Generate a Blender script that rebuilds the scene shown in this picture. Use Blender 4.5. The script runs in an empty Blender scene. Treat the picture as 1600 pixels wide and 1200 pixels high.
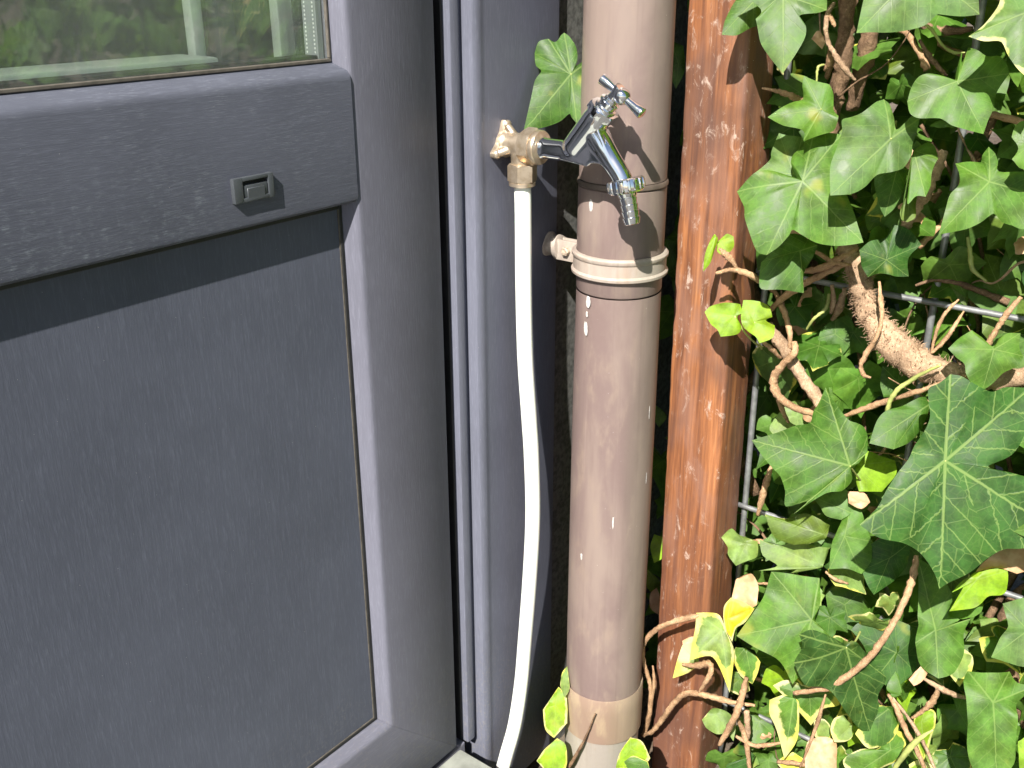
import bpy, bmesh, math, random
import numpy as np
from mathutils import Vector, Matrix, noise as mnoise

rnd = random.Random(7)
scene = bpy.context.scene
col = scene.collection

# ------------------------------------------------------------------ camera
# X runs along the house wall, Y goes into the wall, Z is up; the tap hangs at X = 0, Z = 0.04
CAM = Vector((-0.74703, -0.59717, 0.19772))
CR = Vector((0.617197, -0.786800, -0.003676))
CU = Vector((0.305247, 0.235136, 0.922787))
CF = Vector((0.725184, 0.570663, -0.385294))
FPX = 1572.0
cam_data = bpy.data.cameras.new("camera")
cam_data.sensor_width = 36.0
cam_data.lens = FPX * 36.0 / 1600.0
cam_data.clip_start = 0.01
cam_data.clip_end = 500.0
cam = bpy.data.objects.new("camera", cam_data)
cam.matrix_world = Matrix(((CR.x, CU.x, -CF.x, CAM.x), (CR.y, CU.y, -CF.y, CAM.y),
                           (CR.z, CU.z, -CF.z, CAM.z), (0, 0, 0, 1)))
col.objects.link(cam)
scene.camera = cam

# ------------------------------------------------------------------ sky and sun
SUN = Vector((0.69, 0.23, -0.69)).normalized()          # direction the light travels
world = bpy.data.worlds.new("World")
scene.world = world
world.use_nodes = True
wn = world.node_tree.nodes
wl = world.node_tree.links
sky = wn.new("ShaderNodeTexSky")
sky.sky_type = 'NISHITA'
sky.sun_disc = False
sky.sun_elevation = math.asin(-SUN.z)
sky.sun_rotation = math.atan2(-SUN.x, -SUN.y)
wn["Background"].inputs["Strength"].default_value = 0.05
wl.new(sky.outputs["Color"], wn["Background"].inputs["Color"])
sd = bpy.data.lights.new("sun", 'SUN')
sd.energy = 5.0
sd.angle = math.radians(0.53)
sd.color = (1.0, 0.955, 0.88)
sun = bpy.data.objects.new("sun", sd)
sun.rotation_euler = SUN.to_track_quat('-Z', 'Y').to_euler()
col.objects.link(sun)
scene.view_settings.view_transform = 'Standard'
scene.view_settings.look = 'None'
scene.view_settings.gamma = 1.0
scene.view_settings.use_curve_mapping = False
scene.view_settings.exposure = 1.25
scene.cycles.max_bounces = 6
scene.cycles.diffuse_bounces = 3
scene.cycles.glossy_bounces = 4
scene.cycles.transparent_max_bounces = 10
scene.cycles.use_adaptive_sampling = True
scene.cycles.adaptive_threshold = 0.02
scene.cycles.caustics_reflective = True
scene.cycles.blur_glossy = 0.3
scene.cycles.sample_clamp_indirect = 6.0
scene.cycles.use_denoising = True


# ------------------------------------------------------------------ helpers
def at(px, py, X):
    """point of the plane X = const that the photograph shows at a pixel"""
    r = CF + CR * ((px - 800) / FPX) - CU * ((py - 600) / FPX)
    return CAM + r * ((X - CAM.x) / r.x)


def atz(px, py, Z):
    r = CF + CR * ((px - 800) / FPX) - CU * ((py - 600) / FPX)
    return CAM + r * ((Z - CAM.z) / r.z)


def pix(p):
    d = Vector(p) - CAM
    z = d.dot(CF)
    return 800 + FPX * d.dot(CR) / z, 600 - FPX * d.dot(CU) / z, z


def tag(o, label=None, cat=None, group=None, kind=None):
    if label: o["label"] = label
    if cat: o["category"] = cat
    if group: o["group"] = group
    if kind: o["kind"] = kind
    return o


def empty(name, loc=(0, 0, 0)):
    o = bpy.data.objects.new(name, None)
    o.location = loc
    o.empty_display_size = 0.02
    col.objects.link(o)
    return o


def obj(name, me, mat=None, parent=None, smooth=None):
    if isinstance(me, bmesh.types.BMesh):
        bm = me
        me = bpy.data.meshes.new(name)
        bm.normal_update()
        bm.to_mesh(me)
        bm.free()
    if mat is not None and len(me.materials) == 0:
        me.materials.append(mat)
    o = bpy.data.objects.new(name, me)
    col.objects.link(o)
    if parent is not None:
        o.parent = parent
        o.matrix_parent_inverse = Matrix.Translation(parent.location).inverted()
    if smooth:
        me.polygons.foreach_set("use_smooth", [True] * len(me.polygons))
        if smooth is not True:
            me.set_sharp_from_angle(angle=math.radians(smooth))
    return o


def box(bm, x0, x1, y0, y1, z0, z1, bevel=0.0, seg=2):
    vs = [bm.verts.new((x, y, z)) for x in (x0, x1) for y in (y0, y1) for z in (z0, z1)]
    fs = [(0, 1, 3, 2), (4, 6, 7, 5), (0, 4, 5, 1), (2, 3, 7, 6), (0, 2, 6, 4), (1, 5, 7, 3)]
    faces = [bm.faces.new([vs[i] for i in f]) for f in fs]
    if bevel > 0:
        es = list({e for f in faces for e in f.edges})
        bmesh.ops.bevel(bm, geom=es, offset=bevel, segments=seg, affect='EDGES', profile=0.6)
    return bm


def frame_of(axis):
    a = Vector(axis).normalized()
    ref = Vector((0, 0, 1)) if abs(a.z) < 0.9 else Vector((1, 0, 0))
    u = a.cross(ref).normalized()
    v = a.cross(u).normalized()
    return a, u, v


def lathe(bm, origin, axis, prof, n=32, caps=True, rfun=None, phase=0.0):
    """prof: list of (distance along the axis, radius)"""
    a, u, v = frame_of(axis)
    o = Vector(origin)
    rings = []
    for (d, r) in prof:
        ring = []
        for i in range(n):
            t = 2 * math.pi * i / n + phase
            rr = r * (rfun(t, d) if rfun else 1.0)
            ring.append(bm.verts.new(o + a * d + (u * math.cos(t) + v * math.sin(t)) * rr))
        rings.append(ring)
    for k in range(len(rings) - 1):
        A, B = rings[k], rings[k + 1]
        for i in range(n):
            j = (i + 1) % n
            bm.faces.new((A[i], B[i], B[j], A[j]))
    if caps:
        bm.faces.new(rings[0])
        bm.faces.new(list(reversed(rings[-1])))
    return bm


def spline(pts, sub=5):
    P = [np.array(p, float) for p in pts]
    out = []
    n = len(P)
    for i in range(n - 1):
        p0 = P[max(i - 1, 0)]; p1 = P[i]; p2 = P[i + 1]; p3 = P[min(i + 2, n - 1)]
        for k in range(sub):
            t = k / sub
            out.append(0.5 * ((2 * p1) + (-p0 + p2) * t + (2 * p0 - 5 * p1 + 4 * p2 - p3) * t * t
                              + (-p0 + 3 * p1 - 3 * p2 + p3) * t ** 3))
    out.append(P[-1])
    return out


def tube(bm, pts, rads, n=10, rough=0.0, seed=0, sub=5, caps=True):
    """pts: 3-vectors, rads: radius at each; smooth tube through them"""
    data = [list(p) + [r] for p, r in zip(pts, rads)]
    S = spline(data, sub)
    prev = None
    rings = []
    for i, s in enumerate(S):
        p = Vector(s[:3])
        d = Vector(S[min(i + 1, len(S) - 1)][:3]) - Vector(S[max(i - 1, 0)][:3])
        d.normalize()
        if prev is None:
            u = frame_of(d)[1]
        else:
            u = (prev - d * prev.dot(d)).normalized()
        prev = u
        v = d.cross(u)
        ring = []
        for k in range(n):
            t = 2 * math.pi * k / n
            q = u * math.cos(t) + v * math.sin(t)
            r = s[3]
            if rough:
                r *= 1 + rough * mnoise.noise((p + q * s[3]) * (0.9 / max(s[3], 1e-4)) + Vector((seed, 0, 0)))
            ring.append(bm.verts.new(p + q * r))
        rings.append(ring)
    for k in range(len(rings) - 1):
        A, B = rings[k], rings[k + 1]
        for i in range(n):
            j = (i + 1) % n
            bm.faces.new((A[i], A[j], B[j], B[i]))
    if caps:
        bm.faces.new(list(reversed(rings[0])))
        bm.faces.new(rings[-1])
    return bm


def extrude_profile(bm, prof, p0, p1, ax, ay, close=True):
    """sweep a closed 2-D profile (a, b) -> a*ax + b*ay from p0 to p1"""
    A = [bm.verts.new(Vector(p0) + Vector(ax) * a + Vector(ay) * b) for a, b in prof]
    B = [bm.verts.new(Vector(p1) + Vector(ax) * a + Vector(ay) * b) for a, b in prof]
    n = len(prof)
    for i in range(n):
        j = (i + 1) % n
        bm.faces.new((A[i], A[j], B[j], B[i]))
    if close:
        bm.faces.new(list(reversed(A)))
        bm.faces.new(B)
    bmesh.ops.recalc_face_normals(bm, faces=bm.faces[:])
    return bm


# ------------------------------------------------------------------ materials
class NT:
    def __init__(self, name):
        self.m = bpy.data.materials.new(name)
        self.m.use_nodes = True
        self.n = self.m.node_tree.nodes
        self.l = self.m.node_tree.links
        self.b = self.n["Principled BSDF"]
        self.out = self.n["Material Output"]

    def node(self, t, **kw):
        nd = self.n.new(t)
        for k, v in kw.items():
            setattr(nd, k, v)
        return nd

    def put(self, sock, val):
        if isinstance(val, bpy.types.NodeSocket):
            self.l.new(val, sock)
        else:
            sock.default_value = val

    def math(self, op, a, b=None, clamp=False):
        nd = self.node("ShaderNodeMath", operation=op)
        nd.use_clamp = clamp
        self.put(nd.inputs[0], a)
        if b is not None: self.put(nd.inputs[1], b)
        return nd.outputs[0]

    def mix(self, f, a, b, blend='MIX'):
        nd = self.node("ShaderNodeMix", data_type='RGBA', blend_type=blend)
        self.put(nd.inputs[0], f)
        for s, v in ((nd.inputs[6], a), (nd.inputs[7], b)):
            if isinstance(v, tuple) and len(v) == 3: v = (*v, 1)
            self.put(s, v)
        return nd.outputs[2]

    def coord(self, kind="Object", scale=(1, 1, 1), rot=(0, 0, 0), loc=(0, 0, 0)):
        if kind == "Position":
            src = self.node("ShaderNodeNewGeometry").outputs["Position"]
        else:
            src = self.node("ShaderNodeTexCoord").outputs[kind]
        mp = self.node("ShaderNodeMapping")
        self.l.new(src, mp.inputs[0])
        mp.inputs["Location"].default_value = loc
        mp.inputs["Rotation"].default_value = rot
        mp.inputs["Scale"].default_value = scale
        return mp.outputs[0]

    def noise(self, vec, scale, detail=4, rough=0.55, dist=0.0):
        nd = self.node("ShaderNodeTexNoise")
        self.l.new(vec, nd.inputs["Vector"])
        nd.inputs["Scale"].default_value = scale
        nd.inputs["Detail"].default_value = detail
        nd.inputs["Roughness"].default_value = rough
        nd.inputs["Distortion"].default_value = dist
        return nd.outputs["Fac"]

    def ramp(self, f, stops):
        nd = self.node("ShaderNodeValToRGB")
        cr = nd.color_ramp
        while len(cr.elements) < len(stops): cr.elements.new(0.5)
        for e, (p, c) in zip(cr.elements, stops):
            e.position = p
            e.color = (*c, 1) if isinstance(c, tuple) else (c, c, c, 1)
        self.put(nd.inputs[0], f)
        return nd.outputs[0]

    def range(self, v, a, b, c=0.0, d=1.0, smooth=True):
        nd = self.node("ShaderNodeMapRange")
        if smooth: nd.interpolation_type = 'SMOOTHSTEP'
        self.put(nd.inputs[0], v)
        for i, q in enumerate((a, b, c, d)): self.put(nd.inputs[i + 1], q)
        return nd.outputs[0]

    def bump(self, h, strength, dist=0.001):
        nd = self.node("ShaderNodeBump")
        nd.inputs["Strength"].default_value = strength
        nd.inputs["Distance"].default_value = dist
        self.l.new(h, nd.inputs["Height"])
        self.l.new(nd.outputs[0], self.b.inputs["Normal"])
        return nd.outputs[0]

    def set(self, **kw):
        for k, v in kw.items():
            k = k.replace("_", " ")
            if isinstance(v, tuple) and len(v) == 3: v = (*v, 1)
            self.put(self.b.inputs[k], v)
        return self.m


def plain(name, c, rough=0.5, metal=0.0, spec=0.5, nscale=60.0, var=0.25, bump=0.0):
    m = NT(name)
    f = m.noise(m.coord("Position"), nscale, 5)
    k = m.range(f, 0.3, 0.7, 1 - var, 1 + var)
    cc = m.mix(1.0, c, (1, 1, 1), 'MULTIPLY')
    vm = m.node("ShaderNodeVectorMath", operation='SCALE')
    m.l.new(cc, vm.inputs[0]); m.l.new(k, vm.inputs["Scale"])
    if bump: m.bump(f, bump, 0.001)
    return m.set(Base_Color=vm.outputs[0], Roughness=rough, Metallic=metal, Specular_IOR_Level=spec)


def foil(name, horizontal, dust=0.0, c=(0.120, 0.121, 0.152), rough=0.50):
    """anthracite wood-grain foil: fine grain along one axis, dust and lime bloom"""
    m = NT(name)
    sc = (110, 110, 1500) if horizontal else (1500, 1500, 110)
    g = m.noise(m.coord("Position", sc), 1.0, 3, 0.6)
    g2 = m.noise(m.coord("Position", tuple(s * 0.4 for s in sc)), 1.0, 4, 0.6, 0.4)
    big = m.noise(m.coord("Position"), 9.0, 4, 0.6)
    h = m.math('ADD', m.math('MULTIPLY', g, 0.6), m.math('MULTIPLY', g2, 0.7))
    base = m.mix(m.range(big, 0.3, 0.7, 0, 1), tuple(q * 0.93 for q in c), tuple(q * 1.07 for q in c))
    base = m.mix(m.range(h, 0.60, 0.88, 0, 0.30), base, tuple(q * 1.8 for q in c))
    # dust in the grain
    dn = m.noise(m.coord("Position"), 23.0, 6, 0.65)
    df = m.math('MULTIPLY', m.range(dn, 0.45, 0.72, 0, 1), m.range(g, 0.5, 0.72, 0, 1))
    base = m.mix(m.math('MULTIPLY', df, 0.035 + dust * 0.10), base, (0.42, 0.45, 0.47))
    if dust:
        sx = m.node("ShaderNodeSeparateXYZ")
        m.l.new(m.coord("Position"), sx.inputs[0])
        # lime bloom left by water runs: thicker low on the rail and to the left
        low = m.math('MULTIPLY', m.range(sx.outputs[2], 0.105, 0.02, 0, 1), m.range(sx.outputs[0], -0.24, -0.42, 0.12, 1))
        bl = m.noise(m.coord("Position", (110, 110, 240)), 1.0, 7, 0.75, 0.4)
        bm_ = m.math('MULTIPLY', m.range(bl, 0.44, 0.68, 0, 1), low)
        runs = m.noise(m.coord("Position", (210, 210, 5)), 1.0, 3, 0.5)
        bm_ = m.math('MULTIPLY', bm_, m.range(runs, 0.35, 0.65, 0.25, 1))
        bm_ = m.math('MULTIPLY', bm_, m.range(g, 0.42, 0.6, 0.2, 1))
        base = m.mix(m.math('MULTIPLY', bm_, 0.34 * dust), base, (0.36, 0.41, 0.45))
    sz = m.node("ShaderNodeSeparateXYZ"); m.l.new(m.coord("Position"), sz.inputs[0])
    spl = m.noise(m.coord("Position"), 260, 3, 0.7)
    foot = m.range(m.math('ADD', sz.outputs[2], m.math('MULTIPLY', m.math('SUBTRACT', dn, 0.5), 0.25)), -0.44, -0.62, 0, 1)
    base = m.mix(m.math('MULTIPLY', m.math('MULTIPLY', m.range(spl, 0.5, 0.66, 0, 1), foot), 0.30), base, (0.22, 0.20, 0.17))
    # specks
    vo = m.node("ShaderNodeTexVoronoi")
    m.l.new(m.coord("Position", (60, 60, 60)), vo.inputs["Vector"])
    wn_ = m.node("ShaderNodeSeparateColor"); m.l.new(vo.outputs["Color"], wn_.inputs[0])
    sp = m.math('MULTIPLY', m.math('LESS_THAN', vo.outputs["Distance"], 0.055), m.math('GREATER_THAN', wn_.outputs[0], 0.93))
    base = m.mix(m.math('MULTIPLY', sp, 0.7), base, (0.5, 0.5, 0.46))
    rr = m.range(big, 0.3, 0.7, rough - 0.03, rough + 0.04)
    m.bump(h, 0.30, 0.0006)
    return m.set(Base_Color=base, Roughness=rr, Specular_IOR_Level=0.16)


M = {}
M["foil_v"] = foil("anthracite_foil_upright", False)
M["foil_h"] = foil("anthracite_foil_level", True, dust=1.0, c=(0.076, 0.081, 0.104))
M["foil_h2"] = foil("anthracite_foil_bottom", True, dust=0.0)
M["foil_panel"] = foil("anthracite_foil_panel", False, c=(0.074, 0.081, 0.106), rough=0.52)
M["foil_frame"] = foil("anthracite_foil_frame", False, c=(0.112, 0.117, 0.150), rough=0.48)
M["rubber"] = plain("black_rubber", (0.012, 0.012, 0.013), 0.6)
M["bead"] = plain("dusty_glazing_bead", (0.085, 0.075, 0.062), 0.6, nscale=150)
M["grey_plastic"] = plain("grey_plastic", (0.050, 0.056, 0.064), 0.45, var=0.08)
M["chrome"] = NT("polished_chrome").set(Base_Color=(0.86, 0.87, 0.88), Metallic=1.0, Roughness=0.07)
def brass_mat():
    m = NT("weathered_brass")
    n = m.noise(m.coord("Position"), 120, 5, 0.6)
    c = m.mix(m.range(n, 0.35, 0.7, 0, 1), (0.66, 0.55, 0.42), (0.48, 0.37, 0.25))
    m.bump(n, 0.12, 0.0006)
    return m.set(Base_Color=c, Metallic=0.8, Roughness=0.30)
M["brass"] = brass_mat()
M["white_pipe"] = NT("white_plastic").set(Base_Color=(0.80, 0.82, 0.76), Roughness=0.32, Subsurface_Weight=0.05)
M["splash"] = plain("grey_white_paint", (0.46, 0.44, 0.42), 0.6, nscale=500, var=0.3)
M["dark_hole"] = plain("dark_slot", (0.008, 0.008, 0.008), 0.8)


def glass_mat():
    m = NT("window_glass")
    m.n.remove(m.b)
    ge = m.node("ShaderNodeNewGeometry")
    dt = m.node("ShaderNodeVectorMath", operation='DOT_PRODUCT')
    m.l.new(ge.outputs["Normal"], dt.inputs[0]); m.l.new(ge.outputs["Incoming"], dt.inputs[1])
    gz = m.math('SUBTRACT', 1.0, m.math('ABSOLUTE', dt.outputs["Value"]))
    fres = m.math('ADD', 0.085, m.math('MULTIPLY', m.math('POWER', gz, 5.0), 0.80))
    tr = m.node("ShaderNodeBsdfTransparent"); tr.inputs[0].default_value = (0.965, 0.985, 0.97, 1)
    gl = m.node("ShaderNodeBsdfGlossy"); gl.inputs["Roughness"].default_value = 0.0
    gl.inputs["Color"].default_value = (0.95, 1, 0.97, 1)
    w = m.noise(m.coord("Position", (9, 9, 5)), 1.0, 2)
    bp = m.node("ShaderNodeBump"); bp.inputs["Strength"].default_value = 0.25; bp.inputs["Distance"].default_value = 0.002
    m.l.new(w, bp.inputs["Height"]); m.l.new(bp.outputs[0], gl.inputs["Normal"])
    mx = m.node("ShaderNodeMixShader")
    m.l.new(m.math('MULTIPLY', fres, 1.0, True), mx.inputs[0])
    m.l.new(tr.outputs[0], mx.inputs[1]); m.l.new(gl.outputs[0], mx.inputs[2])
    # thin pale veil mixed in to imitate the haze of washed-out reflections
    df = m.node("ShaderNodeBsdfDiffuse"); df.inputs[0].default_value = (0.75, 0.8, 0.74, 1)
    dn = m.noise(m.coord("Position", (7, 7, 3)), 1.0, 5, 0.6)
    m2 = m.node("ShaderNodeMixShader")
    m.l.new(m.range(dn, 0.3, 0.7, 0.020, 0.045), m2.inputs[0])
    m.l.new(mx.outputs[0], m2.inputs[1]); m.l.new(df.outputs[0], m2.inputs[2])
    m.l.new(m2.outputs[0], m.out.inputs[0])
    return m.m
M["glass"] = glass_mat()


def spacer_mat():
    m = NT("perforated_aluminium_spacer")
    sx = m.node("ShaderNodeSeparateXYZ"); m.l.new(m.coord("Position"), sx.inputs[0])
    # two rows of small punched holes along the bar
    fz = m.math('FRACT', m.math('MULTIPLY', sx.outputs[2], 330.0))
    dz = m.math('ABSOLUTE', m.math('SUBTRACT', fz, 0.5))
    fy = m.math('ABSOLUTE', m.math('SUBTRACT', sx.outputs[1], 0.0355))
    dy = m.math('ABSOLUTE', m.math('SUBTRACT', fy, 0.0046))
    hole = m.math('MULTIPLY', m.math('LESS_THAN', dz, 0.24), m.math('LESS_THAN', dy, 0.0007))
    c = m.mix(hole, (0.30, 0.32, 0.33), (0.85, 0.86, 0.84))
    return m.set(Base_Color=c, Roughness=0.4, Metallic=0.3)
M["spacer"] = spacer_mat()
M["white_paint"] = plain("white_interior_plastic", (0.86, 0.90, 0.85), 0.4, var=0.03)
M["room_dark"] = plain("dim_room", (0.035, 0.04, 0.038), 0.9)


def pvc_mat(name, a, b, c3, streak=1.0):
    m = NT(name)
    n1 = m.noise(m.coord("Position", (14, 14, 3.2)), 1.0, 5, 0.6, 0.5)
    n2 = m.noise(m.coord("Position", (50, 50, 18)), 1.0, 5, 0.65, 0.3)
    n3 = m.noise(m.coord("Position"), 260, 3)
    c = m.mix(m.range(n1, 0.38, 0.60, 0, 1), a, b)
    c = m.mix(m.range(n2, 0.50, 0.72, 0, 0.6 * streak), c, c3)
    # grey-green tint on the side turned away from the wall
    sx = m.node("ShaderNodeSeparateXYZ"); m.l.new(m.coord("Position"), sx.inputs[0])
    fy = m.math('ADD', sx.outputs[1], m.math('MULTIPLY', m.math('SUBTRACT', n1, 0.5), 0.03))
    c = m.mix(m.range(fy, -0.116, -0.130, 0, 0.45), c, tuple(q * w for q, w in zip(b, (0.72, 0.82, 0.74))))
    # long drip streaks
    dr = m.noise(m.coord("Position", (150, 150, 2.5)), 1.0, 3, 0.6)
    c = m.mix(m.range(dr, 0.55, 0.75, 0, 0.28), c, tuple(q * 0.6 for q in a))
    c = m.mix(m.range(dr, 0.42, 0.28, 0, 0.22), c, tuple(q * 1.35 for q in b))
    # paint flecks and lime spots
    vo = m.node("ShaderNodeTexVoronoi"); m.l.new(m.coord("Position", (75, 75, 40)), vo.inputs["Vector"])
    cs = m.node("ShaderNodeSeparateColor"); m.l.new(vo.outputs["Color"], cs.inputs[0])
    sp = m.math('MULTIPLY', m.math('LESS_THAN', vo.outputs["Distance"], 0.10), m.math('GREATER_THAN', cs.outputs[0], 0.955))
    c = m.mix(m.math('MULTIPLY', sp, 0.5), c, (0.50, 0.46, 0.43))
    dk = m.math('MULTIPLY', m.math('LESS_THAN', vo.outputs["Distance"], 0.07), m.math('LESS_THAN', cs.outputs[1], 0.04))
    c = m.mix(m.math('MULTIPLY', dk, 0.8), c, (0.05, 0.04, 0.03))
    c = m.mix(m.range(n3, 0.4, 0.75, 0, 0.12), c, (0.2, 0.16, 0.13))
    m.bump(m.math('ADD', n2, m.math('MULTIPLY', n3, 0.2)), 0.08, 0.001)
    return m.set(Base_Color=c, Roughness=m.range(n2, 0.3, 0.7, 0.38, 0.55), Specular_IOR_Level=0.4)
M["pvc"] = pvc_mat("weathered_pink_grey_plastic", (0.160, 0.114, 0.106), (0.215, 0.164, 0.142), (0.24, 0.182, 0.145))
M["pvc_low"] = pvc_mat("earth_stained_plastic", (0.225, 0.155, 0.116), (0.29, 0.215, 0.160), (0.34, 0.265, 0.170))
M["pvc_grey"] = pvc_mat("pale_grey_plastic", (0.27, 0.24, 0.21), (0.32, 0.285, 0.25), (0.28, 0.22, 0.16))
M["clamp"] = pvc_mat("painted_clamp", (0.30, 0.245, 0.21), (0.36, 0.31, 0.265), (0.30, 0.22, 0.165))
M["strap"] = plain("dull_brown_strap", (0.10, 0.078, 0.062), 0.5)
M["rust"] = plain("rusty_bolt", (0.42, 0.33, 0.25), 0.6, 0.2, nscale=400, var=0.4)


def wood_mat():
    m = NT("stained_softwood")
    g = m.noise(m.coord("Position", (120, 120, 5)), 1.0, 6, 0.62, 0.5)
    g2 = m.noise(m.coord("Position", (380, 380, 12)), 1.0, 4, 0.6, 0.2)
    n = m.noise(m.coord("Position", (26, 26, 11)), 1.0, 5, 0.6, 0.4)
    c = m.ramp(g, [(0.28, (0.065, 0.027, 0.017)), (0.44, (0.165, 0.064, 0.030)), (0.58, (0.29, 0.113, 0.044)), (0.74, (0.42, 0.195, 0.085))])
    c = m.mix(m.range(g2, 0.3, 0.6, 0.45, 0), c, (0.07, 0.024, 0.014))
    # worn, greyish and purple-brown weathering
    c = m.mix(m.range(n, 0.42, 0.64, 0, 0.60), c, (0.215, 0.112, 0.080))
    n5 = m.noise(m.coord("Position", (9, 9, 7)), 1.0, 3, 0.5)
    c = m.mix(m.range(n5, 0.52, 0.68, 0, 0.6), c, (0.080, 0.044, 0.035))
    # darker towards the foot
    sx = m.node("ShaderNodeSeparateXYZ"); m.l.new(m.coord("Position"), sx.inputs[0])
    c = m.mix(m.range(m.math('ADD', sx.outputs[2], m.math('MULTIPLY', n5, 0.3)), -0.15, -0.40, 0, 0.5), c, (0.105, 0.042, 0.026))
    # lime / lichen marks
    w = m.noise(m.coord("Position", (95, 95, 45)), 1.0, 6, 0.75, 0.6)
    k = m.noise(m.coord("Position"), 13, 3, 0.5)
    wf = m.math('MULTIPLY', m.range(w, 0.55, 0.70, 0, 1), m.range(k, 0.40, 0.56, 0, 1))
    c = m.mix(m.math('MULTIPLY', wf, 0.85), c, (0.45, 0.35, 0.29))
    vo = m.node("ShaderNodeTexVoronoi"); m.l.new(m.coord("Position", (55, 55, 42)), vo.inputs["Vector"])
    cs = m.node("ShaderNodeSeparateColor"); m.l.new(vo.outputs["Color"], cs.inputs[0])
    sp = m.math('MULTIPLY', m.math('LESS_THAN', vo.outputs["Distance"], 0.09), m.math('GREATER_THAN', cs.outputs[0], 0.88))
    c = m.mix(m.math('MULTIPLY', sp, 0.85), c, (0.6, 0.56, 0.5))
    m.bump(m.math('ADD', m.math('MULTIPLY', g2, 0.5), m.math('MULTIPLY', w, 0.6)), 0.35, 0.0012)
    return m.set(Base_Color=c, Roughness=0.52, Specular_IOR_Level=0.45)
M["wood"] = wood_mat()


def bark_mat(name, a, b):
    m = NT(name)
    n = m.noise(m.coord("Position", (210, 210, 210)), 1.0, 6, 0.7, 0.6)
    n2 = m.noise(m.coord("Position"), 45, 4)
    c = m.mix(m.range(n, 0.35, 0.7, 0, 1), a, b)
    c = m.mix(m.range(n2, 0.42, 0.66, 0, 0.7), c, tuple(q * 0.5 for q in a))
    c = m.mix(m.range(m.noise(m.coord('Position'), 700, 4, 0.7), 0.5, 0.7, 0, 0.5), c, tuple(q * 1.35 for q in b))
    m.bump(n, 0.9, 0.002)
    return m.set(Base_Color=c, Roughness=0.8, Specular_IOR_Level=0.3)
M["bark"] = bark_mat("ivy_bark", (0.30, 0.19, 0.115), (0.46, 0.32, 0.21))
M["twig"] = bark_mat("ivy_twig", (0.33, 0.19, 0.10), (0.48, 0.31, 0.18))
M["dark_twig"] = bark_mat("ivy_old_wood", (0.12, 0.07, 0.04), (0.24, 0.15, 0.09))
M["petiole"] = plain("ivy_leaf_stalk", (0.30, 0.33, 0.10), 0.5)
M["wire"] = plain("galvanised_wire", (0.22, 0.225, 0.23), 0.45, 0.5, nscale=90, var=0.25, bump=0.1)
M["wall"] = plain("grey_render", (0.085, 0.085, 0.08), 0.85, nscale=180, var=0.4, bump=0.6)
M["paving"] = plain("terrace_paving", (0.085, 0.083, 0.078), 0.8, nscale=30, var=0.25, bump=0.25)  # unseen paving, colour darkened to limit the light bounced onto the door
M["stone"] = plain("grey_green_stone", (0.25, 0.26, 0.23), 0.7, nscale=45, var=0.22, bump=0.25)


def soil_mat():
    m = NT("dark_soil")
    n = m.noise(m.coord("Position"), 70, 8, 0.7)
    n2 = m.noise(m.coord("Position"), 6, 4)
    c = m.mix(m.range(n, 0.35, 0.7, 0, 1), (0.035, 0.022, 0.014), (0.14, 0.095, 0.06))
    c = m.mix(m.range(n2, 0.4, 0.65, 0, 0.5), c, (0.20, 0.17, 0.13))
    m.bump(n, 1.0, 0.006)
    return m.set(Base_Color=c, Roughness=0.9)
M["soil"] = soil_mat()


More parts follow.
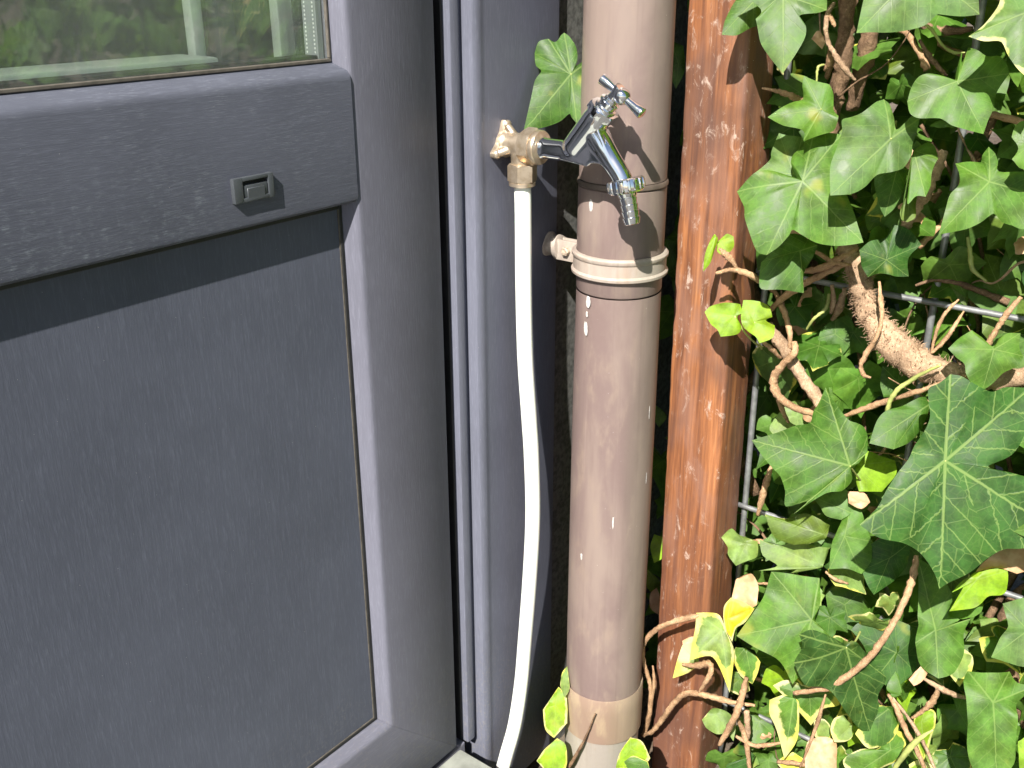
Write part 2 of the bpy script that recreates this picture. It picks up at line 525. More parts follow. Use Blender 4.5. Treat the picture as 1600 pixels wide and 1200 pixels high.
def leaf_mat():
    """ivy leaf: object colour = green of that leaf, its alpha = width of the pale margin;
    uv 'vein' holds (along, across) of the nearest main vein, 'rim' holds (0 centre .. 1 edge)"""
    m = NT("ivy_leaf")
    oi = m.node("ShaderNodeObjectInfo")
    uv = m.node("ShaderNodeUVMap", uv_map="vein").outputs[0]
    sp = m.node("ShaderNodeSeparateXYZ"); m.l.new(uv, sp.inputs[0])
    rim = m.node("ShaderNodeUVMap", uv_map="rim").outputs[0]
    rp = m.node("ShaderNodeSeparateXYZ"); m.l.new(rim, rp.inputs[0])
    pos = m.coord("Position")
    wob = m.math('MULTIPLY', m.math('SUBTRACT', m.noise(pos, 190, 2), 0.5), 0.035)
    s = sp.outputs[0]
    t = m.math('ABSOLUTE', m.math('ADD', sp.outputs[1], m.math('MULTIPLY', wob, s)))
    w1 = m.math('SUBTRACT', 0.017, m.math('MULTIPLY', s, 0.011))
    v1 = m.range(t, m.math('MULTIPLY', w1, 0.35), w1, 1, 0)
    # side veins leave the main vein at an angle and arch
    ph = m.math('SUBTRACT', m.math('ADD', s, m.math('MULTIPLY', wob, 1.5)), m.math('MULTIPLY', t, 1.05))
    ph = m.math('ADD', ph, m.math('MULTIPLY', m.math('SIGN', sp.outputs[1]), 0.05))
    fr = m.math('ABSOLUTE', m.math('SUBTRACT', m.math('FRACT', m.math('DIVIDE', ph, 0.20)), 0.5))
    d2 = m.math('MULTIPLY', fr, 0.20 / 1.45)
    v2 = m.range(d2, 0.002, 0.0080, 0.75, 0)
    # net of finer veins
    vo = m.node("ShaderNodeTexVoronoi", feature='DISTANCE_TO_EDGE')
    cb = m.node("ShaderNodeCombineXYZ"); m.l.new(s, cb.inputs[0]); m.l.new(sp.outputs[1], cb.inputs[1])
    m.l.new(oi.outputs["Random"], cb.inputs[2])
    m.l.new(cb.outputs[0], vo.inputs["Vector"]); vo.inputs["Scale"].default_value = 10.0
    vo.inputs["Scale"].default_value = 15.0
    v3 = m.range(vo.outputs["Distance"], 0.01, 0.07, 0.10, 0)
    vb = m.node("ShaderNodeTexVoronoi", feature='DISTANCE_TO_EDGE')
    m.l.new(cb.outputs[0], vb.inputs["Vector"]); vb.inputs["Scale"].default_value = 6.0
    v3 = m.math('MAXIMUM', v3, m.range(vb.outputs["Distance"], 0.005, 0.026, 0.42, 0))
    vk = m.math('DIVIDE', oi.outputs["Object Index"], 100.0)      # how clearly this leaf shows its net of veins
    vein = m.math('MAXIMUM', m.math('MULTIPLY', v1, m.math('ADD', 0.45, m.math('MULTIPLY', vk, 0.55))), m.math('MULTIPLY', vk, m.math('MAXIMUM', v2, v3)))
    big = m.noise(pos, 62, 3)
    fine = m.noise(pos, 420, 2, 0.65)
    kk = m.math('MULTIPLY', m.range(big, 0.3, 0.7, 0.68, 1.28), m.range(fine, 0.3, 0.7, 0.92, 1.08))
    vm = m.node("ShaderNodeVectorMath", operation='SCALE')
    m.l.new(oi.outputs["Color"], vm.inputs[0]); m.l.new(kk, vm.inputs["Scale"])
    base = vm.outputs[0]
    lowf = m.noise(m.coord("Position", loc=(7, 2, 0)), 30, 2)
    base = m.mix(m.range(lowf, 0.42, 0.66, 0, 0.28), base, m.mix(1.0, base, (1.45, 1.02, 0.55), 'MULTIPLY'))
    # yellow blotches on old leaves
    base = m.mix(m.range(lowf, 0.66, 0.78, 0, 0.55), base, (0.34, 0.33, 0.05))
    # pale margin
    mg = big
    edge = m.math('ADD', rp.outputs[0], m.math('MULTIPLY', m.math('SUBTRACT', mg, 0.5), 0.75))
    thr = m.math('SUBTRACT', 1.12, oi.outputs["Alpha"])
    mm = m.range(edge, thr, m.math('ADD', thr, 0.10), 0, 1)
    mm = m.math('MULTIPLY', mm, m.math('GREATER_THAN', oi.outputs["Alpha"], 0.02))
    pale = m.mix(m.range(lowf, 0.4, 0.6, 0, 1), (0.62, 0.58, 0.10), (0.62, 0.60, 0.26))
    base = m.mix(mm, base, pale)
    vcol = m.mix(0.62, base, (0.30, 0.42, 0.12))
    base = m.mix(m.math('MULTIPLY', vein, 0.85), base, vcol)
    m.set(Base_Color=base, Roughness=m.range(big, 0.3, 0.7, 0.42, 0.60), Specular_IOR_Level=0.38)
    h = m.math('ADD', m.math('MULTIPLY', vein, -1.0), m.math('MULTIPLY', fine, 0.35))
    nb = m.bump(h, 0.30, 0.0005)
    tl = m.node("ShaderNodeBsdfTranslucent")
    tc = m.mix(1.0, base, (1.5, 1.35, 0.55), 'MULTIPLY')
    m.l.new(tc, tl.inputs[0])
    mx = m.node("ShaderNodeMixShader"); mx.inputs[0].default_value = 0.42
    m.l.new(m.b.outputs[0], mx.inputs[1]); m.l.new(tl.outputs[0], mx.inputs[2])
    m.l.new(mx.outputs[0], m.out.inputs[0])
    return m.m
M["leaf"] = leaf_mat()


def dry_mat():
    m = NT("dry_leaf")
    n = m.noise(m.coord("Position"), 90, 5, 0.6)
    c = m.mix(m.range(n, 0.35, 0.7, 0, 1), (0.36, 0.20, 0.10), (0.46, 0.30, 0.18))
    m.bump(n, 0.3, 0.001)
    return m.set(Base_Color=c, Roughness=0.6)
M["dry"] = dry_mat()

# ------------------------------------------------------------------ ground
YD = 0.0098            # plane of the door and its frame, set back from the cladding
STONE_Z = -0.6295
SOIL_Z = -0.757
bm = bmesh.new()
# one sheet: fine and uneven near the wall foot, coarse out to the horizon
def grid_axis(lo, hi, n, far):
    a = list(np.linspace(lo, hi, n))
    return [-far, -far / 8, lo - 1.5] + a + [hi + 1.5, far / 8, far]
gx = grid_axis(-0.4, 0.9, 90, 80); gy = grid_axis(-1.2, 0.3, 90, 80)
V = []
for x in gx:
    row = []
    for y in gy:
        near = max(abs(x - 0.25) / 0.65, abs(y + 0.45) / 0.75) < 1
        h = (mnoise.noise(Vector((x * 22, y * 22, 0))) * 0.008 + mnoise.noise(Vector((x * 70, y * 70, 3))) * 0.004) if near else 0
        row.append(bm.verts.new((x, y, SOIL_Z + h)))
    V.append(row)
for i in range(len(gx) - 1):
    for j in range(len(gy) - 1):
        bm.faces.new((V[i][j], V[i + 1][j], V[i + 1][j + 1], V[i][j + 1]))
tag(obj("ground", bm, M["soil"], smooth=True), "dark bare soil at the foot of the wall", kind="structure")

bm = bmesh.new()
box(bm, -1.35, -0.0765, -0.32, 0.0085, SOIL_Z - 0.03, STONE_Z, 0.004, 2)
tag(obj("stone_step", bm, M["stone"], smooth=40), "corner of a grey green stone step below the door", "step")

bm = bmesh.new()
rt = random.Random(3)
for i in range(9):
    for j in range(9):
        if i == 0 and j == 0: pass
        x1 = -0.080 - i * 0.605; y1 = -0.328 - j * 0.605
        box(bm, x1 - 0.598, x1, y1 - 0.598, y1, STONE_Z - 0.09, STONE_Z - 0.030 + rt.uniform(-0.002, 0.002), 0.004, 1)
terr = obj("terrace", bm, M["paving"], smooth=40)
tag(terr, "unseen dark paving in front of the door, added for its bounce light", kind="structure")

# ------------------------------------------------------------------ house wall and corner cladding
wallroot = empty("house_wall", (0.1, 0.009, SOIL_Z))
tag(wallroot, "dark grey wall with anthracite corner cladding behind the drainpipe", "wall", kind="thing")
bm = bmesh.new()
box(bm, 0.0895, 0.62, 0.009, 0.20, SOIL_Z - 0.05, 1.55)
obj("rendered_wall", bm, M["wall"], wallroot)
# cladding profile carrying the tap: rounded nose on the left, small step to the frame
prof = [(-0.0415, 0.030), (-0.0415, 0.0036), (-0.0408, 0.0014), (-0.0392, 0.0002), (-0.0365, -0.0006), (-0.0335, -0.0010),
        (-0.0305, -0.0006), (-0.0275, 0.0), (-0.024, 0.0002), (0.0868, 0.0002), (0.0886, 0.0008), (0.0894, 0.0024), (0.0894, 0.030)]
bm = bmesh.new()
extrude_profile(bm, prof, (0, 0, -0.74), (0, 0, 1.5), (1, 0, 0), (0, 1, 0))
obj("cladding_board", bm, M["foil_frame"], wallroot, smooth=35)
# thin seam of dirty sealant near the right edge of the cladding
bm = bmesh.new()
tube(bm, [(0.0905, 0.0045, -0.66 + i * 0.04) for i in range(50)], [0.0011 + 0.0005 * mnoise.noise(Vector((i * 0.9, 0, 0))) for i in range(50)], 6, 0.4, sub=2)
obj("sealant_seam", bm, M["bead"], wallroot, smooth=True)
bm = bmesh.new()
box(bm, -1.45, 0.62, 0.012, 0.2, 1.5, 1.75)
box(bm, -1.45, -1.04, 0.012, 0.2, SOIL_Z - 0.05, 1.5)
obj("rendered_wall", bm, M["wall"], wallroot)

# ------------------------------------------------------------------ door frame
fr = empty("door_surround", (-0.07, 0.01, STONE_Z))
tag(fr, "anthracite door frame between the door and the cladding", "door frame", kind="thing")
# jamb profile: bright left edge, flat face, shallow cove before the cladding
jp = [(-0.0600, 0.060), (-0.0600, 0.0112), (-0.0596, 0.0102), (-0.0586, 0.0098), (-0.0500, 0.0098), (-0.0480, 0.0104),
      (-0.0462, 0.0120), (-0.0448, 0.0140), (-0.0418, 0.0142), (-0.0418, 0.060)]
bm = bmesh.new()
extrude_profile(bm, jp, (0, 0, -0.634), (0, 0, 1.5), (1, 0, 0), (0, 1, 0))
obj("jamb", bm, M["foil_frame"], fr, smooth=35)
bm = bmesh.new()
extrude_profile(bm, [(-x, y) for x, y in jp], (-1.05 - 0.05, 0, -0.622), (-1.05 - 0.05, 0, 1.5), (1, 0, 0), (0, 1, 0))
obj("jamb", bm, M["foil_frame"], fr, smooth=35)
bm = bmesh.new()
box(bm, -1.035, -0.0601, 0.0100, 0.06, 1.432, 1.498, 0.002)
obj("head", bm, M["foil_h2"], fr, smooth=40)
bm = bmesh.new()   # dark rebate behind the gap
box(bm, -0.098, -0.0602, 0.045, 0.0598, -0.634, 1.43)
obj("rebate_seal", bm, M["rubber"], fr)
bm = bmesh.new()   # black strip added on the jamb flank to deepen the gap's shade
box(bm, -0.0625, -0.0601, 0.0178, 0.0445, -0.634, 1.43, 0.0008, 1)
obj("gap_shade_strip", bm, M["rubber"], fr)
bm = bmesh.new()
box(bm, -1.03, -0.0605, 0.014, 0.0595, -0.67, -0.635, 0.002)
obj("sill", bm, M["foil_h2"], fr)

# ------------------------------------------------------------------ door leaf
door = empty("door", (-0.5, 0.0, STONE_Z))
tag(door, "anthracite wood-grain door with a window above a recessed lower panel", "door", kind="thing")
XL, XR, ZB, ZT = -0.990, -0.0782, -0.6275, 1.425
sash = [(a * 1.016, b + YD) for a, b in [(0.0, 0.036), (0.0, 0.0040), (0.0010, 0.0014), (0.0035, 0.0), (0.0945, 0.0), (0.0972, 0.0003), (0.0992, 0.0013),
        (0.1006, 0.0032), (0.1072, 0.0128), (0.1072, 0.036)]]


def sash_member(c0, c1, d0, d1):
    """c0/c1 outer corners, d0/d1 inward diagonals (unit steps per metre of depth)"""
    bm = bmesh.new()
    ax = (Vector(c1) - Vector(c0)).normalized()
    A = [bm.verts.new(Vector(c0) + Vector(d0) * a + Vector((0, b, 0)) + ax * 0.00012) for a, b in sash]
    B = [bm.verts.new(Vector(c1) + Vector(d1) * a + Vector((0, b, 0)) - ax * 0.00012) for a, b in sash]
    n = len(sash)
    for i in range(n):
        j = (i + 1) % n
        bm.faces.new((A[i], A[j], B[j], B[i]))
    bm.faces.new(A); bm.faces.new(list(reversed(B)))
    bmesh.ops.recalc_face_normals(bm, faces=bm.faces[:])
    return bm
BR, BL, TR, TL = (XR, 0, ZB), (XL, 0, ZB), (XR, 0, ZT), (XL, 0, ZT)
iBR, iBL, iTR, iTL = (-1, 0, 1), (1, 0, 1), (-1, 0, -1), (1, 0, -1)
obj("stile", sash_member(BR, TR, iBR, iTR), M["foil_v"], door, smooth=30)
obj("stile", sash_member(TL, BL, iTL, iBL), M["foil_v"], door, smooth=30)
obj("bottom_rail", sash_member(BL, BR, iBL, iBR), M["foil_h2"], door, smooth=30)
obj("top_rail", sash_member(TR, TL, iTR, iTL), M["foil_h2"], door, smooth=30)
# middle rail, a hair proud of the stiles
rp_ = [(0.0010 + a, b + YD) for a, b in [(0.1266, 0.036), (0.1266, 0.0130), (0.1206, 0.0030), (0.1190, 0.0010), (0.1168, -0.0006), (0.1134, -0.0013), (0.0222, -0.0013),
       (0.0190, -0.0007), (0.0172, 0.0010), (0.0163, 0.0034), (0.0144, 0.0120), (0.0144, 0.036)]]
bm = bmesh.new()
extrude_profile(bm, rp_, (XL + 0.1018, 0, 0), (-0.1802, 0, 0), (0, 0, 1), (0, 1, 0))
obj("middle_rail", bm, M["foil_h"], door, smooth=30)
# lower panel with its gasket and bead
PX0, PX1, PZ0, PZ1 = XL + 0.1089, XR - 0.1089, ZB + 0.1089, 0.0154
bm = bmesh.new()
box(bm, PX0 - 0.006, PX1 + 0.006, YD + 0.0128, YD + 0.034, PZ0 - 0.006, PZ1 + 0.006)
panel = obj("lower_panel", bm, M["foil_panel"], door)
bm = bmesh.new()
for (x0, x1, z0, z1) in ((PX1 - 0.0034, PX1 - 0.0002, PZ0, PZ1), (PX0 + 0.0002, PX0 + 0.0034, PZ0, PZ1)):
    box(bm, x0, x1, YD + 0.0116, YD + 0.0127, z0, z1, 0.0004, 1)
for (z0, z1) in ((PZ0 + 0.0002, PZ0 + 0.0034), (PZ1 - 0.0034, PZ1 - 0.0002)):
    box(bm, PX0 + 0.0036, PX1 - 0.0036, YD + 0.0116, YD + 0.0127, z0, z1, 0.0004, 1)
obj("gasket", bm, M["rubber"], panel)
bm = bmesh.new()
box(bm, PX1 - 0.0047, PX1 - 0.0036, YD + 0.0119, YD + 0.0127, PZ0 + 0.0036, PZ1 - 0.0036)
box(bm, PX0 + 0.0036, PX1 - 0.0049, YD + 0.0119, YD + 0.0127, PZ0 + 0.0036, PZ0 + 0.0047)
obj("bead", bm, M["bead"], panel)
# double glazing
GX0, GX1, GZ0, GZ1 = PX0 + 0.0002, PX1 - 0.0002, 0.1278, ZT - 0.1092
for y0 in (YD + 0.0140, YD + 0.0335):
    bm = bmesh.new()
    box(bm, GX0, GX1, y0, y0 + 0.004, GZ0, GZ1)
    obj("window_pane", bm, M["glass"], door)
bm = bmesh.new()
box(bm, GX1 - 0.0075, GX1 - 0.0012, YD + 0.0181, YD + 0.0334, GZ0 + 0.001, GZ1, 0.0005, 1)
obj("spacer_bar", bm, M["spacer"], door)
bm = bmesh.new()
box(bm, GX0 + 0.0012, GX0 + 0.0075, YD + 0.0181, YD + 0.0334, GZ0 + 0.001, GZ1, 0.0005, 1)
obj("spacer_bar", bm, M["spacer"], door)
bm = bmesh.new()
box(bm, GX0 + 0.008, GX1 - 0.008, YD + 0.0181, YD + 0.0334, GZ0 + 0.0008, GZ0 + 0.0050, 0.0005, 1)
obj("spacer_bar", bm, M["rubber"], door)
bm = bmesh.new()
box(bm, GX0, GX1, YD + 0.0112, YD + 0.0139, GZ0 - 0.0002, GZ0 + 0.0026, 0.0006, 1)
box(bm, GX1 - 0.0026, GX1 - 0.0001, YD + 0.0112, YD + 0.0139, GZ0 + 0.0027, GZ1, 0.0006, 1)
box(bm, GX0 + 0.0001, GX0 + 0.0026, YD + 0.0112, YD + 0.0139, GZ0 + 0.0027, GZ1, 0.0006, 1)
obj("glazing_gasket", bm, M["bead"], door)
# drainage cap on the middle rail
yb = YD - 0.0012
def ring_box(bm, ox0, ox1, oz0, oz1, ix0, ix1, iz0, iz1, yb, yfr):
    box(bm, ox0, ix0, yfr, yb, oz0, oz1, 0.0007, 2)
    box(bm, ix1, ox1, yfr, yb, oz0, oz1, 0.0007, 2)
    box(bm, ix0 - 0.0006, ix1 + 0.0006, yfr + 0.0001, yb, iz1, oz1 - 0.0001, 0.0007, 2)
    box(bm, ix0 - 0.0006, ix1 + 0.0006, yfr + 0.0001, yb, oz0 + 0.0001, iz0, 0.0007, 2)
bm = bmesh.new()
ring_box(bm, -0.3040, -0.2678, 0.0380, 0.0562, -0.2960, -0.2728, 0.0412, 0.0532, yb, yb - 0.0042)
capo = obj("drain_cap", bm, M["grey_plastic"], door, smooth=40)
bm = bmesh.new()
box(bm, -0.2951, -0.2735, yb - 0.0034, yb - 0.0001, 0.0414, 0.0500, 0.0006, 2)
box(bm, -0.2922, -0.2765, yb - 0.0041, yb - 0.0030, 0.0402, 0.0478, 0.0003, 1)
obj("flap", bm, M["grey_plastic"], capo, smooth=40)
bm = bmesh.new()
box(bm, -0.2955, -0.2731, yb - 0.0006, yb - 0.0001, 0.0503, 0.0530)
obj("slot", bm, M["dark_hole"], capo)

# ------------------------------------------------------------------ room behind the glass
bm = bmesh.new()
x0, x1, y0, y1, z0, z1 = -1.6, 0.6, 0.21, 2.4, -0.62, 1.7
vs = {(i, j, k): bm.verts.new(((x0, x1)[i], (y0, y1)[j], (z0, z1)[k])) for i in (0, 1) for j in (0, 1) for k in (0, 1)}
for q in (((0, 0, 0), (1, 0, 0), (1, 1, 0), (0, 1, 0)), ((0, 0, 1), (0, 1, 1), (1, 1, 1), (1, 0, 1)), ((0, 1, 0), (1, 1, 0), (1, 1, 1), (0, 1, 1)),
          ((0, 0, 0), (0, 1, 0), (0, 1, 1), (0, 0, 1)), ((1, 0, 0), (1, 0, 1), (1, 1, 1), (1, 1, 0))):
    bm.faces.new([vs[k] for k in q])
tag(obj("room_interior", bm, M["room_dark"]), "dim room behind the door window", kind="structure")
inner = empty("inner_window_frame", (-0.26, 0.1, 0.0))
tag(inner, "pale green window frame seen through the door glass", "window frame", kind="thing")
bm = bmesh.new(); box(bm, -0.2545, -0.2440, 0.101, 0.112, 0.095, 1.3, 0.002)
obj("mullion", bm, M["white_paint"], inner, smooth=40)
bm = bmesh.new(); box(bm, -0.1705, -0.1545, 0.101, 0.112, 0.095, 1.3, 0.002)
obj("mullion", bm, M["white_paint"], inner, smooth=40)
bm = bmesh.new(); box(bm, -0.2330, -0.2170, 0.098, 0.112, 0.125, 1.3, 0.001)
obj("spacer_bar", bm, M["grey_plastic"], inner)
bm = bmesh.new(); box(bm, -0.90, -0.262, 0.062, 0.110, 0.060, 0.1345, 0.003)
obj("inner_sill", bm, M["white_paint"], inner, smooth=40)

# ------------------------------------------------------------------ drainpipe
PXC, PYC = 0.0765, -0.0850
dp = empty("drainpipe", (PXC, PYC, SOIL_Z))
tag(dp, "weathered pinkish beige drainpipe between the tap and the wooden post", "drainpipe")


def pipe_piece(name, prof, mat, n=72):
    bm = bmesh.new()
    lathe(bm, (PXC, PYC, 0), (0, 0, 1), prof, n, caps=False)
    return obj(name, bm, mat, dp, smooth=40)
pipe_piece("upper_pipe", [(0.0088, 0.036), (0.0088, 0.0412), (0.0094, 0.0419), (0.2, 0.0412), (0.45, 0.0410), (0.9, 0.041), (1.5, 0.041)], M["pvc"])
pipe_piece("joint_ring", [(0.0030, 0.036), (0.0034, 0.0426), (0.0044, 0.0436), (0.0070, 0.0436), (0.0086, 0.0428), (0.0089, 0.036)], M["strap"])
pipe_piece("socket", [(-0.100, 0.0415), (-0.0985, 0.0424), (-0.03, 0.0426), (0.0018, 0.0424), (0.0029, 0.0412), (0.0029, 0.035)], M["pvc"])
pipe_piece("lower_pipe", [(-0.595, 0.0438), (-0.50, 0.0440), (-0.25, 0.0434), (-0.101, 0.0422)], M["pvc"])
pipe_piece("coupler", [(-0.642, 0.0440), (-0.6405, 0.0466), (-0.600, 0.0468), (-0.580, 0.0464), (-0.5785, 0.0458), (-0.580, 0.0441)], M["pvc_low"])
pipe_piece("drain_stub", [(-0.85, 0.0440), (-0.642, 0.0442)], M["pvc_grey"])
# clamp: band with two raised beads
cz = -0.0720
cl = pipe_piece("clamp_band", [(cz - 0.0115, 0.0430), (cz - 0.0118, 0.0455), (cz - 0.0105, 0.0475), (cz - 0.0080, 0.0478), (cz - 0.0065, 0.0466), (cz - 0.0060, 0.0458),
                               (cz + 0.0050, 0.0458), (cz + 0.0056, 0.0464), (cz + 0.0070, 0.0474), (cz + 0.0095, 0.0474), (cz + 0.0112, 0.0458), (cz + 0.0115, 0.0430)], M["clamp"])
bm = bmesh.new()   # ears of the clamp reaching to the wall
box(bm, PXC - 0.0085, PXC - 0.0045, -0.050, -0.013, cz - 0.010, cz + 0.011, 0.0012, 2)
box(bm, PXC + 0.0005, PXC + 0.0045, -0.050, -0.013, cz - 0.010, cz + 0.011, 0.0012, 2)
obj("ear", bm, M["clamp"], cl, smooth=40)
bm = bmesh.new()   # bolt through the ears with hex head
lathe(bm, (PXC - 0.0135, -0.0270, cz + 0.001), (1, 0, 0), [(0, 0.0038), (0.0006, 0.0046), (0.0045, 0.0046), (0.0047, 0.0026), (0.024, 0.0026)], 6)
obj("bolt", bm, M["rust"], cl, smooth=30)
bm = bmesh.new()   # wall boss
lathe(bm, (PXC - 0.001, 0.0006, cz + 0.002), (0, -1, 0), [(0, 0.0125), (0.0022, 0.0125), (0.0030, 0.0095), (0.0090, 0.0090), (0.0098, 0.0125), (0.0150, 0.0125), (0.0165, 0.008)], 24,
      rfun=lambda t, d: 1 + 0.10 * math.sin(3 * t + d * 300))
obj("wall_boss", bm, M["clamp"], cl, smooth=40)
# splashes of pale paint on the pipe
def on_pipe(az, z, r): return Vector((PXC + r * math.cos(az), PYC + r * math.sin(az), z))
for (ang, z, w, h) in ((2.98, -0.106, 0.0030, 0.0055), (2.95, -0.119, 0.0016, 0.003), (2.93, -0.134, 0.0026, 0.0075), (-2.50, -0.345, 0.0008, 0.007),
                       (2.98, -0.395, 0.0014, 0.0045), (-1.62, -0.225, 0.0010, 0.008), (-1.60, -0.30, 0.0010, 0.007), (2.96, -0.012, 0.0024, 0.0060)):
    bm = bmesh.new()
    R_ = (0.0424 if z > -0.1 else 0.0436) + 0.0004
    ctr = bm.verts.new(on_pipe(ang, z, R_ + 0.0003))
    ring = []
    for i in range(14):
        t = 2 * math.pi * i / 14
        k = 1 + 0.35 * mnoise.noise(Vector((math.cos(t) * 1.6, math.sin(t) * 1.6, ang * 9 + z * 50)))
        ring.append(bm.verts.new(on_pipe(ang + w * k * math.cos(t) / R_, z + h * k * math.sin(t), R_)))
    for i in range(14): bm.faces.new((ctr, ring[i], ring[(i + 1) % 14]))
    obj("paint_splash", bm, M["splash"], dp, smooth=True)

# ------------------------------------------------------------------ brass wall-plate elbow
elb = empty("pipe_elbow", (0, 0, 0.043))
tag(elb, "brass wall plate elbow joining the white pipe to the tap", "pipe fitting")
AZ = 0.043
bm = bmesh.new()   # three-lugged plate
N = 72
def plate_r(t):
    r = 0.0115
    for a in (math.radians(90), math.radians(207), math.radians(-27)):
        d = abs((t - a + math.pi) % (2 * math.pi) - math.pi)
        r = max(r, 0.0215 * math.exp(-(d / 0.30) ** 4) + 0.0 if d < 0.45 else r, 0.0115 + 0.0100 * math.exp(-(d / 0.33) ** 2))
    return r
rings = []
for (y, k) in ((0.0004, 1.0), (-0.0042, 1.0), (-0.0052, 0.95), (-0.0056, 0.6)):
    rings.append([bm.verts.new((plate_r(2 * math.pi * i / N) * k * math.cos(2 * math.pi * i / N), y, AZ + plate_r(2 * math.pi * i / N) * k * math.sin(2 * math.pi * i / N))) for i in range(N)])
for a, b in zip(rings, rings[1:]):
    for i in range(N): bm.faces.new((a[i], b[i], b[(i + 1) % N], a[(i + 1) % N]))
bm.faces.new(rings[-1])
bmesh.ops.recalc_face_normals(bm, faces=bm.faces[:])
plate = obj("wall_plate", bm, M["brass"], elb, smooth=40)
for a in (90, 207, -27):
    bm = bmesh.new()
    q = math.radians(a)
    lathe(bm, (0.0172 * math.cos(q), -0.0050, AZ + 0.0172 * math.sin(q)), (0, -1, 0), [(0, 0.0046), (0.0014, 0.0044), (0.0026, 0.0034), (0.0031, 0.0015)], 16)
    obj("screw", bm, M["brass"], plate, smooth=50)
bm = bmesh.new()   # ribs from lugs to the body, cast body, downward branch
lathe(bm, (0, -0.004, AZ), (0, -1, 0), [(0, 0.0135), (0.004, 0.0112), (0.010, 0.0108), (0.022, 0.0112)], 32)
lathe(bm, (0, -0.0215, AZ + 0.004), (0, 0, -1), [(0, 0.0085), (0.004, 0.0100), (0.022, 0.0098)], 32)
for a in (90, 207, -27):
    q = math.radians(a)
    tube(bm, [(0.017 * math.cos(q), -0.004, AZ + 0.017 * math.sin(q)), (0.012 * math.cos(q), -0.009, AZ + 0.012 * math.sin(q)), (0.006 * math.cos(q), -0.015, AZ + 0.006 * math.sin(q))], [0.0040, 0.0042, 0.0045], 10)
b_ = obj("elbow_body", bm, M["brass"], elb, smooth=45)
rm = b_.modifiers.new("cast", 'REMESH'); rm.mode = 'VOXEL'; rm.voxel_size = 0.0009; rm.use_smooth_shade = True
sm = b_.modifiers.new("soft", 'SMOOTH'); sm.iterations = 6; sm.factor = 0.5


def hexnut(origin, axis, r, length, phase=0.0, cham=0.0012):
    """hexagonal nut with chamfered corners"""
    bm = bmesh.new()
    n = 48
    def rf(t, d):
        a = (t % (math.pi / 3)) - math.pi / 6
        return math.cos(math.pi / 6) / math.cos(a)
    a, u, v = frame_of(axis)
    prof = [(0, r * 0.86, 0), (0.0001, r * 0.90, 0), (cham, r, 1), (length - cham, r, 1), (length - 0.0001, r * 0.90, 0), (length, r * 0.86, 0)]
    rings = []
    for d, rr, hx in prof:
        ring = []
        for i in range(n):
            t = 2 * math.pi * i / n + phase
            k = rr * rf(t - phase, d) if hx else min(rr, r * rf(t - phase, d))
            ring.append(bm.verts.new(Vector(origin) + a * d + (u * math.cos(t) + v * math.sin(t)) * k))
        rings.append(ring)
    for A, B in zip(rings, rings[1:]):
        for i in range(n):
            j = (i + 1) % n
            bm.faces.new((A[i], B[i], B[j], A[j]))
    bm.faces.new(rings[0]); bm.faces.new(list(reversed(rings[-1])))
    bmesh.ops.recalc_face_normals(bm, faces=bm.faces[:])
    return bm
obj("hex_nut", hexnut((0, -0.0262, AZ), (0, -1, 0), 0.0172, 0.0125, 0.35), M["brass"], elb, smooth=25)
bm = bmesh.new()
lathe(bm, (0, -0.0385, AZ), (0, -1, 0), [(0, 0.0130), (0.0006, 0.0150), (0.0018, 0.0158), (0.0050, 0.0158), (0.0064, 0.0150), (0.0068, 0.0112), (0.0068, 0.0098)], 40)
obj("collar", bm, M["brass"], elb, smooth=40)
obj("hex_nut", hexnut((0, -0.0225, 0.0262), (0, 0, -1), 0.0140, 0.0165, 0.2), M["brass"], elb, smooth=25)
bm = bmesh.new()
lathe(bm, (0, -0.0225, 0.0098), (0, 0, -1), [(0, 0.0118), (0.0005, 0.0126), (0.0035, 0.0126), (0.0045, 0.0112), (0.0045, 0.0085)], 32)
obj("olive_ring", bm, M["brass"], elb, smooth=40)

# ------------------------------------------------------------------ garden tap
tap = empty("garden_tap", (0, -0.0474, AZ))
tag(tap, "chrome garden tap with cross handle and hose tail", "tap")
bon0 = Vector((0, -0.0770, 0.0415)); bon1 = Vector((0, -0.1085, 0.0790))
bax = (bon1 - bon0).normalized()
sp0 = Vector((0, -0.1045, 0.0590)); sp1 = Vector((0, -0.1320, 0.0255))
out_ax = Vector((0, -0.24, -0.97)).normalized()
bm = bmesh.new()
lathe(bm, (0, -0.0455, AZ), (0, -1, 0), [(0, 0.0102), (0.0012, 0.0104), (0.0030, 0.0098), (0.0050, 0.0093), (0.034, 0.0095), (0.042, 0.0090), (0.050, 0.0078), (0.062, 0.0060), (0.070, 0.004)], 36)
lathe(bm, bon0 - bax * 0.004, bax, [(0, 0.004), (0.003, 0.0090), (0.010, 0.0118), (0.044, 0.0124), (0.050, 0.0118), (0.053, 0.0108)], 36)
tube(bm, [bon0 + bax * 0.030, sp0, (sp0 + sp1) / 2, sp1, sp1 + out_ax * 0.010], [0.0088, 0.0104, 0.0096, 0.0088, 0.0088], 24)
